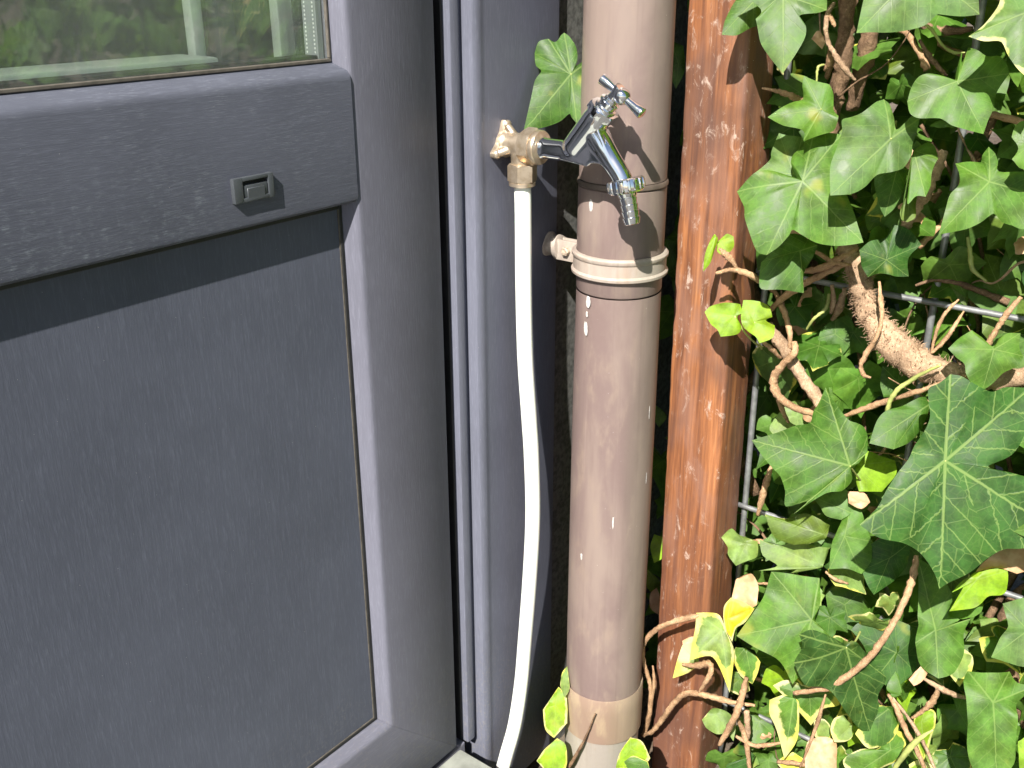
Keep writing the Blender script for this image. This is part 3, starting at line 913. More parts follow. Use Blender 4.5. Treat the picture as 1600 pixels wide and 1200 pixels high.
# web between inlet, bonnet and spout
web = [(-0.070, 0.0365), (-0.0960, 0.0335), (-0.1000, 0.0330), (-0.1050, 0.0368), (-0.1140, 0.0368), (-0.1200, 0.0335), (-0.1275, 0.0300), (-0.1290, 0.0340), (-0.1170, 0.0560), (-0.107, 0.0720), (-0.088, 0.0620)]
extrude_profile(bm, web, (-0.0086, 0, 0), (0.0086, 0, 0), (0, 1, 0), (0, 0, 1))
body = obj("tap_body", bm, M["chrome"], tap, smooth=40)
rm = body.modifiers.new("cast", 'REMESH'); rm.mode = 'VOXEL'; rm.voxel_size = 0.0007; rm.use_smooth_shade = True
sm = body.modifiers.new("soft", 'SMOOTH'); sm.iterations = 22; sm.factor = 0.5
top = bon1
obj("bonnet_nut", hexnut(top + bax * -0.002, bax, 0.0146, 0.0078, 0.15), M["chrome"], tap, smooth=25)
bm = bmesh.new()
lathe(bm, top + bax * 0.0052, bax, [(0, 0.0098), (0.0010, 0.0102), (0.0030, 0.0098), (0.0034, 0.0078), (0.0060, 0.0078), (0.0066, 0.0090), (0.0085, 0.0090), (0.0092, 0.0066), (0.0115, 0.0062), (0.012, 0.0048)], 32)
obj("gland", bm, M["chrome"], tap, smooth=40)
bm = bmesh.new()
lathe(bm, top + bax * 0.016, bax, [(0, 0.0052), (0.006, 0.0046), (0.012, 0.0054), (0.0135, 0.0050)], 24)
obj("spindle", bm, M["chrome"], tap, smooth=40)
hub = at(972, 150, 0.0)
perp = Vector((0, bax.z, -bax.y)).normalized()
perp = Vector((0, -abs(perp.y), -abs(perp.z)))
hax = (at(996, 171, 0.0) - at(947, 128, 0.0)).normalized()
bm = bmesh.new()
lathe(bm, hub - bax * 0.0065, bax, [(0, 0.0035), (0.0012, 0.0055), (0.0035, 0.0070), (0.0065, 0.0074), (0.0095, 0.0068), (0.0118, 0.0048), (0.0128, 0.002)], 28)
handle = obj("handle", bm, M["chrome"], tap, smooth=True)
for s_ in (-1, 1):
    bm = bmesh.new()
    lathe(bm, hub + hax * (0.005 * s_), hax * s_, [(0, 0.0034), (0.004, 0.0034), (0.012, 0.0043), (0.0180, 0.0050), (0.0190, 0.0048), (0.0196, 0.0038)], 24)
    obj("lever", bm, M["chrome"], handle, smooth=40)
# hose union: knurled ring, then a barbed hose tail
un = at(978, 290, 0.0)
bm = bmesh.new()
def knurl(t, d):
    return 1 + (0.045 if math.sin(t * 17) > 0.1 else -0.02) * (1.0 if 0.0020 < d < 0.0112 else 0.2)
lathe(bm, un - out_ax * 0.0065, out_ax, [(0, 0.0105), (0.0003, 0.0142), (0.0012, 0.0155), (0.0024, 0.0160), (0.0062, 0.0162), (0.0100, 0.0160), (0.0112, 0.0155), (0.0126, 0.0140), (0.0130, 0.0085)], 136, rfun=knurl)
union = obj("union_nut", bm, M["chrome"], tap, smooth=35)
bm = bmesh.new()
tl_ = [(0, 0.0095), (0.005, 0.0080)]
d = 0.006
for i in range(4):
    tl_ += [(d, 0.0070), (d + 0.0004, 0.0079), (d + 0.0046, 0.0071)]
    d += 0.0056
tl_ += [(d + 0.0004, 0.0066), (d + 0.0010, 0.0058), (d + 0.0010, 0.0048), (d - 0.010, 0.0046)]
lathe(bm, un + out_ax * 0.0045, out_ax, tl_, 32, caps=False)
obj("hose_tail", bm, M["chrome"], tap, smooth=30)

# ------------------------------------------------------------------ white supply pipe
hp = [(0.0, -0.0225, 0.012), (0, -0.0235, -0.02), (0, -0.0240, -0.09), (0, -0.0262, -0.165), (0.001, -0.0305, -0.230), (0.0015, -0.0335, -0.275), (0.002, -0.0352, -0.345),
      (0.000, -0.0332, -0.42), (-0.001, -0.0270, -0.51), (-0.004, -0.0240, -0.568), (-0.0165, -0.0240, -0.6205), (-0.0325, -0.0240, -0.654), (-0.046, -0.024, -0.685), (-0.060, -0.026, -0.72), (-0.072, -0.03, -0.78)]
bm = bmesh.new()
tube(bm, hp, [0.0080] * len(hp), 28, sub=8)
tag(obj("water_pipe", bm, M["white_pipe"], smooth=True), "white plastic water pipe running down from the brass elbow", "pipe")

# ------------------------------------------------------------------ wooden post
bm = bmesh.new()
P0, P1, PY0, PY1 = 0.150, 0.210, -0.1022, -0.1692
nz = 350
rows = []
cs_n = 10
def post_section():
    """rounded square, counter-clockwise, with points along each side"""
    out = []
    w, d = (PY0 - PY1), (P1 - P0)
    r = 0.004
    for (cx, cy, a0) in ((P1 - r, PY0 - r, 0), (P0 + r, PY0 - r, 90), (P0 + r, PY1 + r, 180), (P1 - r, PY1 + r, 270)):
        for k in range(4):
            a = math.radians(a0 + 30 * k)
            out.append((cx + r * math.cos(a), cy + r * math.sin(a)))
    res = []
    for i in range(len(out)):
        a, b = out[i], out[(i + 1) % len(out)]
        L = math.dist(a, b)
        m_ = 8 if L > 0.02 else 1
        for k in range(m_):
            res.append((a[0] + (b[0] - a[0]) * k / m_, a[1] + (b[1] - a[1]) * k / m_))
    return res
sec = post_section()
z0, z1 = SOIL_Z - 0.05, 1.30
for i in range(nz + 1):
    z = z0 + (z1 - z0) * i / nz
    lean = (z - 0.17) * 0.013
    ring = []
    for (x, y) in sec:
        nx = (x - 0.18) / 0.03; ny = (y + 0.1357) / 0.0335
        rr = max(abs(nx), abs(ny))
        corner = min(abs(nx), abs(ny)) > 0.8
        k = 0.0006 * mnoise.noise(Vector((x * 60, y * 60, z * 18)))
        if corner: k += -0.0016 * max(0, mnoise.noise(Vector((nx * 2, ny * 2, z * 42)))) - 0.0007
        # swollen knot on the right-hand arris
        if ny < -0.6:
            dz = (z - 0.022) / 0.038
            k += 0.0060 * math.exp(-dz * dz) * (0.6 + 0.4 * mnoise.noise(Vector((x * 150, y * 150, z * 90)))) * max(0, min(1, (nx + 1.1)))
            dz = (z + 0.095) / 0.02
            k -= 0.003 * math.exp(-dz * dz) * max(0, min(1, (nx + 1.0)))
        v = Vector((nx, ny, 0)).normalized()
        ring.append(bm.verts.new((x + v.x * k, y + v.y * k + lean, z)))
    rows.append(ring)
ns = len(sec)
for a, b in zip(rows, rows[1:]):
    for i in range(ns):
        j = (i + 1) % ns
        bm.faces.new((a[i], a[j], b[j], b[i]))
bm.faces.new(rows[-1])
bmesh.ops.recalc_face_normals(bm, faces=bm.faces[:])
tag(obj("wooden_post", bm, M["wood"], smooth=50), "reddish brown stained wooden post between the drainpipe and the ivy", "post")

# ------------------------------------------------------------------ wire fence
WX = 0.216
wf = empty("wire_fence", (WX, -0.3, SOIL_Z))
tag(wf, "grey welded wire fence overgrown by the ivy", "fence")
vy = [-0.1795 - 0.1695 * k for k in range(9)]
for k, y in enumerate(vy):
    bm = bmesh.new()
    tube(bm, [(WX + 0.0008 * math.sin(i * 1.3 + k), y + 0.0008 * math.sin(i * 2.1 + k), -0.74 + i * 0.15) for i in range(15)], [0.0034] * 15, 10)
    obj("upright_wire", bm, M["wire"], wf, smooth=True)
for z in (-0.655, -0.377, -0.099, 0.179, 0.457, 0.735, 1.013, 1.291):
    bm = bmesh.new()
    tube(bm, [(WX - 0.0052, -0.17 - i * 0.11, z) for i in range(14)], [0.0030] * 14, 10)
    obj("level_wire", bm, M["wire"], wf, smooth=True)

# ------------------------------------------------------------------ ivy
ivy = empty("ivy_plant", (0.24, -0.3, SOIL_Z))
tag(ivy, "large ivy with green and variegated leaves climbing the wire fence", "ivy")


def leaf_arrays(pts, nr=8, droop=0.10, fold=0.10, wave=0.03, seed=0.0, sub=4):
    """pts: list of (x, y, tip?) round the stalk point (0,0) -> verts (x,y,h), faces, uv vein, uv rim"""
    P = sorted([(math.atan2(y, x), x, y, t) for x, y, t in pts])
    n = len(P)
    xy = np.array([(p[1], p[2]) for p in P]); tip = [bool(p[3]) for p in P]
    L = float(np.max(np.hypot(xy[:, 0], xy[:, 1])))
    rad = np.hypot(xy[:, 0], xy[:, 1])
    out = []
    idx = []
    for i in range(n):
        p0, p1, p2, p3 = xy[i - 1], xy[i], xy[(i + 1) % n], xy[(i + 2) % n]
        m1 = (p2 - p0) * 0.5 if not tip[i] else (p2 - p1) * 0.75
        m2 = (p3 - p1) * 0.5 if not tip[(i + 1) % n] else (p2 - p1) * 0.75
        idx.append(len(out))
        for k in range(sub):
            t = k / sub
            h00 = 2 * t ** 3 - 3 * t ** 2 + 1; h10 = t ** 3 - 2 * t ** 2 + t
            h01 = -2 * t ** 3 + 3 * t ** 2; h11 = t ** 3 - t ** 2
            out.append(h00 * p1 + h10 * m1 * 0.9 + h01 * p2 + h11 * m2 * 0.9)
    out = np.array(out)
    m = len(out)
    tips = [i for i in range(n) if tip[i]] or [int(np.argmax(rad))]
    # which tip each outline sample belongs to: split at the smallest radius between tips
    owner = np.zeros(m, int)
    orad = np.hypot(out[:, 0], out[:, 1])
    tix = [idx[i] for i in tips]
    bounds = []
    for a in range(len(tix)):
        s0, s1 = tix[a], tix[(a + 1) % len(tix)]
        if s1 <= s0: s1 += m
        seg = [(orad[q % m], q) for q in range(s0, s1 + 1)]
        bounds.append(min(seg)[1])
    for a in range(len(tix)):
        s0 = bounds[a - 1] if a > 0 else bounds[-1] - m
        for q in range(s0, bounds[a]):
            owner[q % m] = a
    dirs = [out[t] / max(np.hypot(*out[t]), 1e-9) for t in tix]
    rho = [((k + 1) / nr) ** 0.85 for k in range(nr)]
    ang = np.arctan2(out[:, 1], out[:, 0])
    verts = [(0.0, 0.0, 0.0)]
    def height(p, r, a, own):
        d = dirs[own]
        t = abs(p[0] * d[1] - p[1] * d[0]) / L
        h = -droop * r * r * (0.6 + 0.4 * math.sin(a * 1.0 + seed * 5)) + fold * min(t, 0.28) * (1 - min(t, 0.28) * 1.4)
        h += wave * r * r * math.sin(3 * a + seed * 7) + 0.6 * wave * r ** 3 * math.sin(7 * a + seed * 3)
        h += 0.05 * mnoise.noise(Vector((p[0] / L * 2.2, p[1] / L * 2.2, seed * 10))) * r
        return h * L
    for k in range(nr):
        for q in range(m):
            p = out[q] * rho[k]
            hh = 0.5 * (height(p, rho[k], ang[q], owner[q]) + height(p, rho[k], ang[q], owner[q - 1]))
            verts.append((p[0], p[1], hh))
    faces, uvv, uvr = [], [], []
    def vi(k, q): return 1 + k * m + (q % m)
    def uv(i, own):
        x, y, _ = verts[i]
        d = dirs[own]
        return ((x * d[0] + y * d[1]) / L, (x * d[1] - y * d[0]) / L)
    for q in range(m):
        o = owner[q]
        f = (0, vi(0, q), vi(0, q + 1))
        faces.append(f); uvv += [uv(i, o) for i in f]; uvr += [(0, 0), (rho[0], 0), (rho[0], 0)]
        for k in range(nr - 1):
            f = (vi(k, q), vi(k + 1, q), vi(k + 1, q + 1), vi(k, q + 1))
            faces.append(f); uvv += [uv(i, o) for i in f]
            uvr += [(rho[k], 0), (rho[k + 1], 0), (rho[k + 1], 0), (rho[k], 0)]
    return verts, faces, uvv, uvr, L


def mesh_from(name, verts, faces, uvv, uvr, mat):
    me = bpy.data.meshes.new(name)
    me.from_pydata([tuple(v) for v in verts], [], faces)
    u1 = me.uv_layers.new(name="vein"); u1.data.foreach_set("uv", [c for p in uvv for c in p])
    u2 = me.uv_layers.new(name="rim"); u2.data.foreach_set("uv", [c for p in uvr for c in p])
    me.polygons.foreach_set("use_smooth", [True] * len(me.polygons))
    me.materials.append(mat)
    me.update()
    return me


GREEN = {
    "mid": (0.054, 0.138, 0.016), "bright": (0.080, 0.184, 0.022), "pale": (0.098, 0.192, 0.046), "deep": (0.030, 0.098, 0.012),
    "blue": (0.036, 0.092, 0.018), "lime": (0.215, 0.380, 0.016), "yellow": (0.56, 0.50, 0.02), "cream": (0.17, 0.27, 0.065), "olive": (0.10, 0.165, 0.02),
}
N0 = Vector((-0.78, -0.42, 0.42))


def hero_leaf(J, outline, X, tint="mid", vary=0.0, n=(0, 0, 0), droop=0.10, fold=0.10, wave=0.045, stalk=None, dry=False, label=None, nr=8, veins=42):
    """a leaf that can be told apart in the photograph: stalk point, outline points, distance and tilt"""
    seed = rnd.random()
    nn = (N0 + Vector(n)).normalized()
    base = at(J[0], J[1], X)
    e1 = nn.cross(Vector((0, 0, 1))).normalized()
    e2 = nn.cross(e1).normalized() * -1
    pts = []
    for q in outline:
        r = CF + CR * ((q[0] - 800) / FPX) - CU * ((q[1] - 600) / FPX)
        t = (base - CAM).dot(nn) / r.dot(nn)
        d = CAM + r * t - base
        pts.append((d.dot(e1), d.dot(e2), len(q) > 2))
    verts, faces, uvv, uvr, L = leaf_arrays(pts, nr=nr, droop=droop, fold=fold, wave=wave, seed=seed)
    W = [base + e1 * v[0] + e2 * v[1] + nn * v[2] for v in verts]
    me = mesh_from("leaf", W, faces, uvv, uvr, M["dry"] if dry else M["leaf"])
    o = obj("dry_leaf" if dry else "leaf", me, None, ivy)
    c = GREEN[tint]
    k = 1 + rnd.uniform(-0.08, 0.08)
    o.color = (c[0] * k, c[1] * k, c[2] * k, vary)
    o.pass_index = veins
    if label: o["label"] = label
    if stalk:
        e = at(stalk[0], stalk[1], stalk[2] if len(stalk) > 2 else X + 0.05)
        bm = bmesh.new()
        mid = (base + e) / 2 + nn * 0.002 + Vector((0, 0, -0.004))
        tube(bm, [base + nn * 0.0002, mid, e], [0.0008, 0.0010, 0.0012], 6)
        obj("stalk", bm, M["petiole"], o, smooth=True)
    return o


T = 1
# --- upper right
hero_leaf((1224, -10), [(1224, 112, T), (1205, 88), (1190, 65), (1185, 45), (1181, 28, T), (1189, 13), (1150, -20, T), (1195, -40), (1215, -80, T), (1250, -45), (1290, -15), (1292, 16, T),
          (1275, 23), (1249, 24), (1259, 40), (1258, 58), (1245, 82)], 0.105, "pale", droop=0.06)
hero_leaf((1180, 0), [(1128, 53, T), (1133, 30), (1146, 4), (1160, -12), (1190, -30, T), (1197, 5), (1186, 36), (1172, 42), (1150, 55)], 0.125, "mid")
hero_leaf((1440, -52), [(1338, 52, T), (1345, 20), (1353, -12), (1370, -60), (1400, -120, T), (1480, -110), (1522, -20), (1531, 22, T), (1507, 23), (1474, 20), (1465, 21), (1450, 35), (1435, 41), (1391, 48), (1360, 50)], 0.10, "pale", droop=0.05)
hero_leaf((1608, 18), [(1517, 52, T), (1540, 35), (1558, 12), (1566, -8), (1590, -30), (1640, -60, T), (1690, 20, T), (1650, 80), (1618, 138, T), (1592, 112), (1578, 88), (1567, 63), (1540, 62)], 0.10, "pale", 0.24, droop=0.04)
hero_leaf((1496, 127), [(1487, 122), (1465, 116), (1450, 114), (1436, 119), (1426, 133), (1420, 155, T), (1423, 175), (1437, 184), (1469, 184), (1487, 197), (1512, 205), (1537, 209, T), (1544, 188), (1553, 168), (1560, 141),
          (1577, 115, T), (1572, 96), (1562, 86), (1550, 87), (1540, 86), (1527, 77), (1515, 71, T), (1506, 76), (1506, 94), (1498, 106), (1495, 121)], 0.12, "bright", n=(0.02, 0.05, -0.05))
hero_leaf((1392, 217), [(1386, 150, T), (1372, 156), (1350, 173), (1331, 181), (1316, 187), (1316, 206), (1309, 231), (1300, 259), (1299, 304, T), (1331, 302), (1353, 291), (1372, 272), (1391, 270), (1412, 262),
          (1425, 240), (1431, 212), (1439, 183, T), (1425, 181), (1402, 202), (1400, 181), (1395, 159)], 0.108, "pale", n=(0, -0.1, 0.0), droop=0.08, stalk=(1400, 190, 0.20))
hero_leaf((1283, 171), [(1257, 118, T), (1254, 132), (1256, 151), (1241, 156), (1220, 168), (1200, 181, T), (1225, 195), (1256, 203), (1257, 217, T), (1276, 210), (1303, 203), (1310, 182, T), (1303, 169), (1303, 147), (1296, 133, T), (1275, 126)], 0.125, "bright", stalk=(1240, 150, 0.19))
hero_leaf((1254, 283), [(1274, 199, T), (1263, 208), (1255, 222), (1242, 233), (1237, 250), (1247, 277), (1226, 270), (1201, 266), (1178, 271), (1152, 295, T), (1163, 320), (1164, 339), (1173, 367), (1184, 390), (1199, 395, T), (1217, 384), (1232, 369), (1238, 360), (1251, 369),
          (1274, 381), (1303, 384), (1332, 382), (1349, 379, T), (1341, 354), (1336, 335), (1328, 312), (1312, 262), (1309, 235), (1315, 209, T), (1293, 206)], 0.112, "bright", n=(0.02, 0.05, 0.08), droop=0.10, fold=0.14)
hero_leaf((1240, 271), [(1217, 208, T), (1205, 237), (1203, 249), (1175, 273, T), (1196, 290), (1220, 300), (1262, 290), (1262, 240), (1253, 214, T), (1232, 212)], 0.135, "pale")
hero_leaf((1427, 235), [(1450, 217, T), (1462, 231), (1466, 249, T), (1456, 266), (1454, 285), (1446, 303, T), (1431, 303), (1417, 314), (1408, 330, T), (1411, 308), (1416, 289), (1422, 266), (1424, 245)], 0.14, "bright", n=(0.1, 0.3, 0.1))
hero_leaf((1420, 312), [(1407, 328), (1408, 342), (1418, 347, T), (1430, 340), (1432, 318), (1434, 304, T), (1418, 306)], 0.145, "olive")
hero_leaf((1402, 262), [(1367, 276, T), (1369, 300), (1376, 325), (1383, 338, T), (1398, 325), (1410, 300), (1424, 265, T), (1400, 255)], 0.15, "mid")
hero_leaf((1546, 284), [(1549, 225, T), (1540, 237), (1538, 247), (1534, 250), (1513, 250), (1494, 254, T), (1497, 273), (1498, 289), (1486, 302), (1479, 323), (1468, 365, T), (1494, 360), (1513, 356), (1532, 348), (1550, 336), (1563, 348), (1580, 352),
          (1606, 356), (1640, 310, T), (1610, 270), (1561, 268), (1560, 252), (1557, 237)], 0.128, "bright", droop=0.06, n=(0, 0, 0.05))
hero_leaf((1612, 226), [(1582, 213, T), (1588, 196), (1602, 188), (1640, 200, T), (1640, 250), (1600, 263), (1582, 248, T), (1592, 232)], 0.12, "bright")
hero_leaf((1385, 406), [(1396, 351, T), (1385, 371), (1362, 376), (1343, 391, T), (1347, 414), (1357, 433, T), (1377, 427), (1400, 432), (1420, 432, T), (1421, 402), (1440, 382, T), (1426, 364), (1411, 354)], 0.16, "deep", n=(0, -0.1, -0.1))
hero_leaf((1250, 392), [(1209, 390), (1190, 408, T), (1187, 430), (1190, 451), (1224, 452), (1257, 456, T), (1257, 425), (1272, 399), (1278, 382, T), (1256, 368), (1236, 365), (1220, 378)], 0.135, "mid", n=(0, 0, 0.1))
# young lime shoots over the post
hero_leaf((1118, 371), [(1099, 423, T), (1101, 400), (1107, 382), (1116, 366), (1122, 374), (1116, 392), (1110, 410)], 0.105, "lime", fold=0.3)
hero_leaf((1121, 378), [(1134, 366), (1146, 369, T), (1147, 384), (1140, 394), (1128, 398), (1120, 390)], 0.110, "lime", fold=0.3)
hero_leaf((1148, 494), [(1101, 487, T), (1111, 478), (1134, 473), (1157, 475, T), (1160, 488), (1152, 495), (1159, 510), (1152, 522), (1126, 526, T), (1121, 515), (1110, 505)], 0.115, "lime", fold=0.18, stalk=(1185, 540, 0.14))
hero_leaf((1179, 503), [(1162, 468, T), (1181, 470), (1201, 478), (1207, 495, T), (1197, 500), (1211, 508, T), (1207, 528), (1187, 536, T), (1180, 525), (1163, 512), (1158, 497)], 0.120, "lime", fold=0.2, n=(0, -0.1, 0.15), stalk=(1190, 545, 0.14))
# --- middle right
hero_leaf((1553, 546), [(1483, 544, T), (1500, 528), (1520, 515, T), (1536, 527), (1551, 541), (1560, 530), (1576, 520), (1596, 520, T), (1594, 540), (1600, 556, T), (1590, 572), (1570, 582), (1552, 600), (1538, 609, T), (1520, 600), (1510, 584), (1508, 568), (1496, 558)], 0.135, "bright", n=(0, -0.05, 0.1))
hero_leaf((1328, 728), [(1291, 605, T), (1279, 630), (1270, 643), (1264, 661), (1242, 665), (1214, 676), (1175, 688, T), (1192, 713), (1208, 732), (1220, 745), (1228, 768), (1229, 792), (1240, 804, T), (1262, 784), (1290, 771), (1316, 767), (1331, 752), (1333, 735), (1344, 720), (1356, 706, T), (1358, 682), (1351, 667), (1340, 661),
          (1327, 656), (1312, 637), (1301, 622)], 0.125, "mid", droop=0.06, fold=0.08, nr=10, veins=75, stalk=(1365, 765, 0.2))
hero_leaf((1318, 796), [(1266, 774, T), (1280, 790), (1292, 806), (1315, 812, T), (1330, 800), (1328, 775), (1318, 762), (1290, 764)], 0.150, "pale", n=(0, 0, 0.2))
hero_leaf((1477, 720), [(1484, 585, T), (1466, 599), (1450, 607), (1450, 628), (1453, 650), (1446, 670), (1431, 697), (1420, 718), (1403, 740), (1385, 768), (1372, 794), (1345, 821, T), (1375, 841), (1412, 849), (1435, 861), (1450, 877), (1464, 900), (1471, 922, T), (1487, 911), (1517, 896), (1544, 874), (1570, 859), (1600, 857), (1668, 842, T),
          (1650, 780), (1600, 744), (1544, 731), (1500, 724), (1544, 727), (1577, 713), (1596, 690), (1616, 640), (1612, 606, T), (1572, 605), (1552, 612), (1540, 610), (1520, 600), (1500, 588)], 0.085, "deep", droop=0.05, fold=0.12, wave=0.02, nr=12, stalk=(1495, 760, 0.19),
          veins=100, label="biggest ivy leaf, dark green with a net of pale veins")
hero_leaf((1440, 640), [(1360, 692, T), (1372, 656), (1386, 641), (1410, 634), (1448, 618), (1452, 648), (1437, 676), (1420, 692), (1396, 702, T)], 0.15, "mid", n=(0.1, 0, 0.1))
hero_leaf((1336, 728), [(1352, 706), (1375, 712), (1400, 719, T), (1402, 740), (1380, 768, T), (1342, 768, T), (1338, 745)], 0.16, "lime", n=(0, 0, 0.1))
hero_leaf((1305, 522), [(1278, 530, T), (1285, 512), (1306, 498, T), (1326, 512), (1328, 540, T), (1314, 556), (1296, 548)], 0.22, "mid")
hero_leaf((1262, 540), [(1264, 530), (1282, 548), (1285, 575), (1262, 587, T), (1250, 560), (1248, 545, T)], 0.21, "mid")
hero_leaf((1245, 650), [(1210, 655, T), (1203, 672), (1225, 690), (1250, 685, T), (1262, 660), (1250, 625, T), (1232, 630)], 0.20, "cream")
hero_leaf((1570, 470), [(1540, 395, T), (1535, 430), (1538, 470), (1535, 520, T), (1570, 560, T), (1610, 520), (1625, 450, T), (1590, 410)], 0.235, "olive")
hero_leaf((1500, 430), [(1485, 395, T), (1480, 430), (1490, 460), (1510, 480, T), (1522, 440), (1515, 405)], 0.23, "olive")
hero_leaf((1418, 612), [(1378, 572, T), (1376, 600), (1382, 622, T), (1410, 618), (1432, 606, T), (1410, 580)], 0.20, "mid")
hero_leaf((1318, 620), [(1300, 600, T), (1304, 640), (1325, 660, T), (1335, 625), (1328, 596, T)], 0.23, "mid")
# --- lower right
hero_leaf((1165, 850), [(1127, 840, T), (1142, 825), (1156, 836), (1184, 846, T), (1184, 870), (1168, 876), (1150, 884, T), (1138, 868), (1137, 855)], 0.135, "cream", wave=0.10, fold=0.25)
hero_leaf((1285, 835), [(1195, 805, T), (1228, 812), (1262, 803), (1297, 821, T), (1286, 845), (1240, 852, T), (1210, 840)], 0.135, "olive", n=(0, 0.1, -0.1), vary=0.12)
hero_leaf((1320, 838), [(1364, 847, T), (1361, 877), (1346, 897, T), (1322, 888), (1296, 890, T), (1299, 858), (1305, 838), (1330, 788, T), (1346, 799), (1354, 825)], 0.14, "bright")
hero_leaf((1390, 872), [(1347, 892, T), (1360, 852), (1386, 838), (1424, 848, T), (1417, 885), (1398, 908), (1366, 930, T), (1356, 915)], 0.155, "deep")
hero_leaf((1285, 887), [(1187, 843, T), (1192, 868), (1186, 892, T), (1215, 884), (1236, 896, T), (1258, 890), (1298, 856, T), (1268, 852), (1246, 842, T), (1220, 852)], 0.145, "cream", n=(0, 0, 0.1))
hero_leaf((1268, 969), [(1206, 893, T), (1195, 930), (1180, 952), (1151, 994, T), (1180, 1012), (1210, 1027), (1225, 1042), (1240, 1071, T), (1262, 1046), (1288, 1022), (1295, 992, T), (1279, 976), (1274, 966), (1281, 941), (1280, 903, T), (1255, 900), (1232, 896)], 0.120, "bright", n=(0, 0, 0.12), droop=0.05, nr=10)
hero_leaf((1322, 1012), [(1249, 992, T), (1270, 985), (1300, 996), (1319, 1006), (1337, 1003), (1360, 1027), (1385, 1059, T), (1374, 1080), (1371, 1090), (1372, 1112), (1356, 1139, T), (1337, 1132), (1319, 1110), (1300, 1082), (1285, 1076), (1259, 1072), (1247, 1043, T), (1254, 1012)], 0.098, "blue", n=(0.15, -0.25, -0.25), droop=0.05, nr=10, veins=70, stalk=(1345, 985, 0.16))
hero_leaf((1462, 985), [(1436, 872, T), (1437, 920), (1435, 965), (1431, 1006, T), (1440, 1042), (1465, 1059, T), (1491, 1050), (1506, 1020), (1509, 985), (1518, 967, T), (1500, 968), (1484, 976), (1481, 960), (1487, 930), (1474, 905), (1455, 885)], 0.135, "bright", droop=0.04)
hero_leaf((1526, 906), [(1484, 956, T), (1489, 927), (1507, 918), (1514, 902), (1540, 892), (1559, 889), (1575, 892, T), (1575, 922), (1565, 930), (1546, 931), (1532, 943), (1517, 951)], 0.125, "lime", n=(0.05, 0, -0.1))
hero_leaf((1606, 985), [(1569, 944, T), (1600, 936), (1650, 930, T), (1650, 1020, T), (1604, 1042), (1550, 1028, T), (1563, 1000), (1575, 978)], 0.105, "pale")
hero_leaf((1552, 1098), [(1513, 1049, T), (1540, 1051), (1577, 1049, T), (1592, 1068), (1620, 1072, T), (1600, 1090), (1590, 1102), (1588, 1118), (1587, 1160), (1585, 1195), (1560, 1222, T), (1528, 1210), (1515, 1176), (1512, 1117), (1509, 1066)], 0.10, "bright", droop=0.05, n=(0, 0, 0.05))
hero_leaf((1615, 1190), [(1592, 1160, T), (1594, 1200), (1600, 1240, T), (1660, 1200, T), (1620, 1150)], 0.12, "lime")
hero_leaf((1127, 985), [(1087, 957, T), (1108, 957), (1125, 962), (1136, 990), (1147, 1020), (1140, 1083, T), (1124, 1043), (1109, 1025), (1077, 1032, T), (1081, 1005), (1086, 982)], 0.115, "cream", 0.42, n=(0, 0.1, 0.2), fold=0.25)
hero_leaf((1137, 967), [(1131, 949), (1142, 934, T), (1160, 940), (1179, 951, T), (1165, 972), (1150, 983), (1144, 1003, T), (1132, 978)], 0.122, "yellow", 0.3, fold=0.3)
hero_leaf((1092, 1036), [(1051, 1061, T), (1058, 1032), (1066, 1010, T), (1084, 1005), (1092, 1022), (1082, 1048)], 0.125, "cream", 0.75)
hero_leaf((1165, 1012), [(1150, 1012), (1147, 1035, T), (1157, 1057), (1176, 1070, T), (1184, 1052), (1188, 1034, T), (1178, 1022)], 0.128, "bright", 0.28)
hero_leaf((1155, 1062), [(1143, 1050), (1138, 1078, T), (1155, 1086), (1172, 1080, T), (1166, 1058)], 0.135, "bright", 0.25)
hero_leaf((1120, 1118), [(1097, 1125, T), (1104, 1138), (1120, 1147), (1136, 1146), (1146, 1158, T), (1150, 1130), (1140, 1115), (1126, 1108), (1112, 1108)], 0.125, "cream", 0.12, n=(0, 0, 0.25))
hero_leaf((1240, 1092), [(1203, 1095, T), (1225, 1086), (1246, 1092), (1248, 1117), (1245, 1155), (1226, 1187, T), (1214, 1142), (1203, 1117)], 0.115, "bright", 0.5, fold=0.25)
hero_leaf((1265, 1086), [(1208, 1072, T), (1230, 1064), (1262, 1072), (1316, 1082, T), (1311, 1102), (1288, 1108), (1268, 1135, T), (1255, 1120), (1235, 1098)], 0.125, "bright", 0.35)
hero_leaf((1331, 1133), [(1318, 1118, T), (1303, 1123), (1298, 1142), (1304, 1160, T), (1322, 1158), (1332, 1146)], 0.115, "cream", 0.22, fold=0.2)
hero_leaf((1290, 1140), [(1272, 1126, T), (1288, 1124), (1300, 1140), (1296, 1160, T), (1274, 1152)], 0.13, "cream", 0.35)
hero_leaf((1388, 1108), [(1337, 1148, T), (1352, 1125), (1362, 1106), (1378, 1102, T), (1398, 1110), (1406, 1134, T), (1390, 1160), (1358, 1170)], 0.12, "mid", 0.22)
hero_leaf((1392, 1172), [(1386, 1136, T), (1409, 1144), (1416, 1163, T), (1404, 1190), (1372, 1205), (1330, 1215, T), (1318, 1190), (1345, 1172), (1375, 1170)], 0.112, "bright", 0.24)
hero_leaf((1440, 1128), [(1430, 1118), (1447, 1107, T), (1462, 1114), (1460, 1145), (1445, 1190, T), (1432, 1160)], 0.13, "lime", 0.3)
hero_leaf((1180, 1180), [(1145, 1175), (1155, 1160, T), (1165, 1185), (1168, 1215, T), (1140, 1215), (1136, 1195)], 0.16, "deep", 0.12)
hero_leaf((1455, 1250), [(1420, 1195, T), (1440, 1188), (1470, 1205, T), (1480, 1240), (1430, 1240, T)], 0.13, "lime", 0.3)
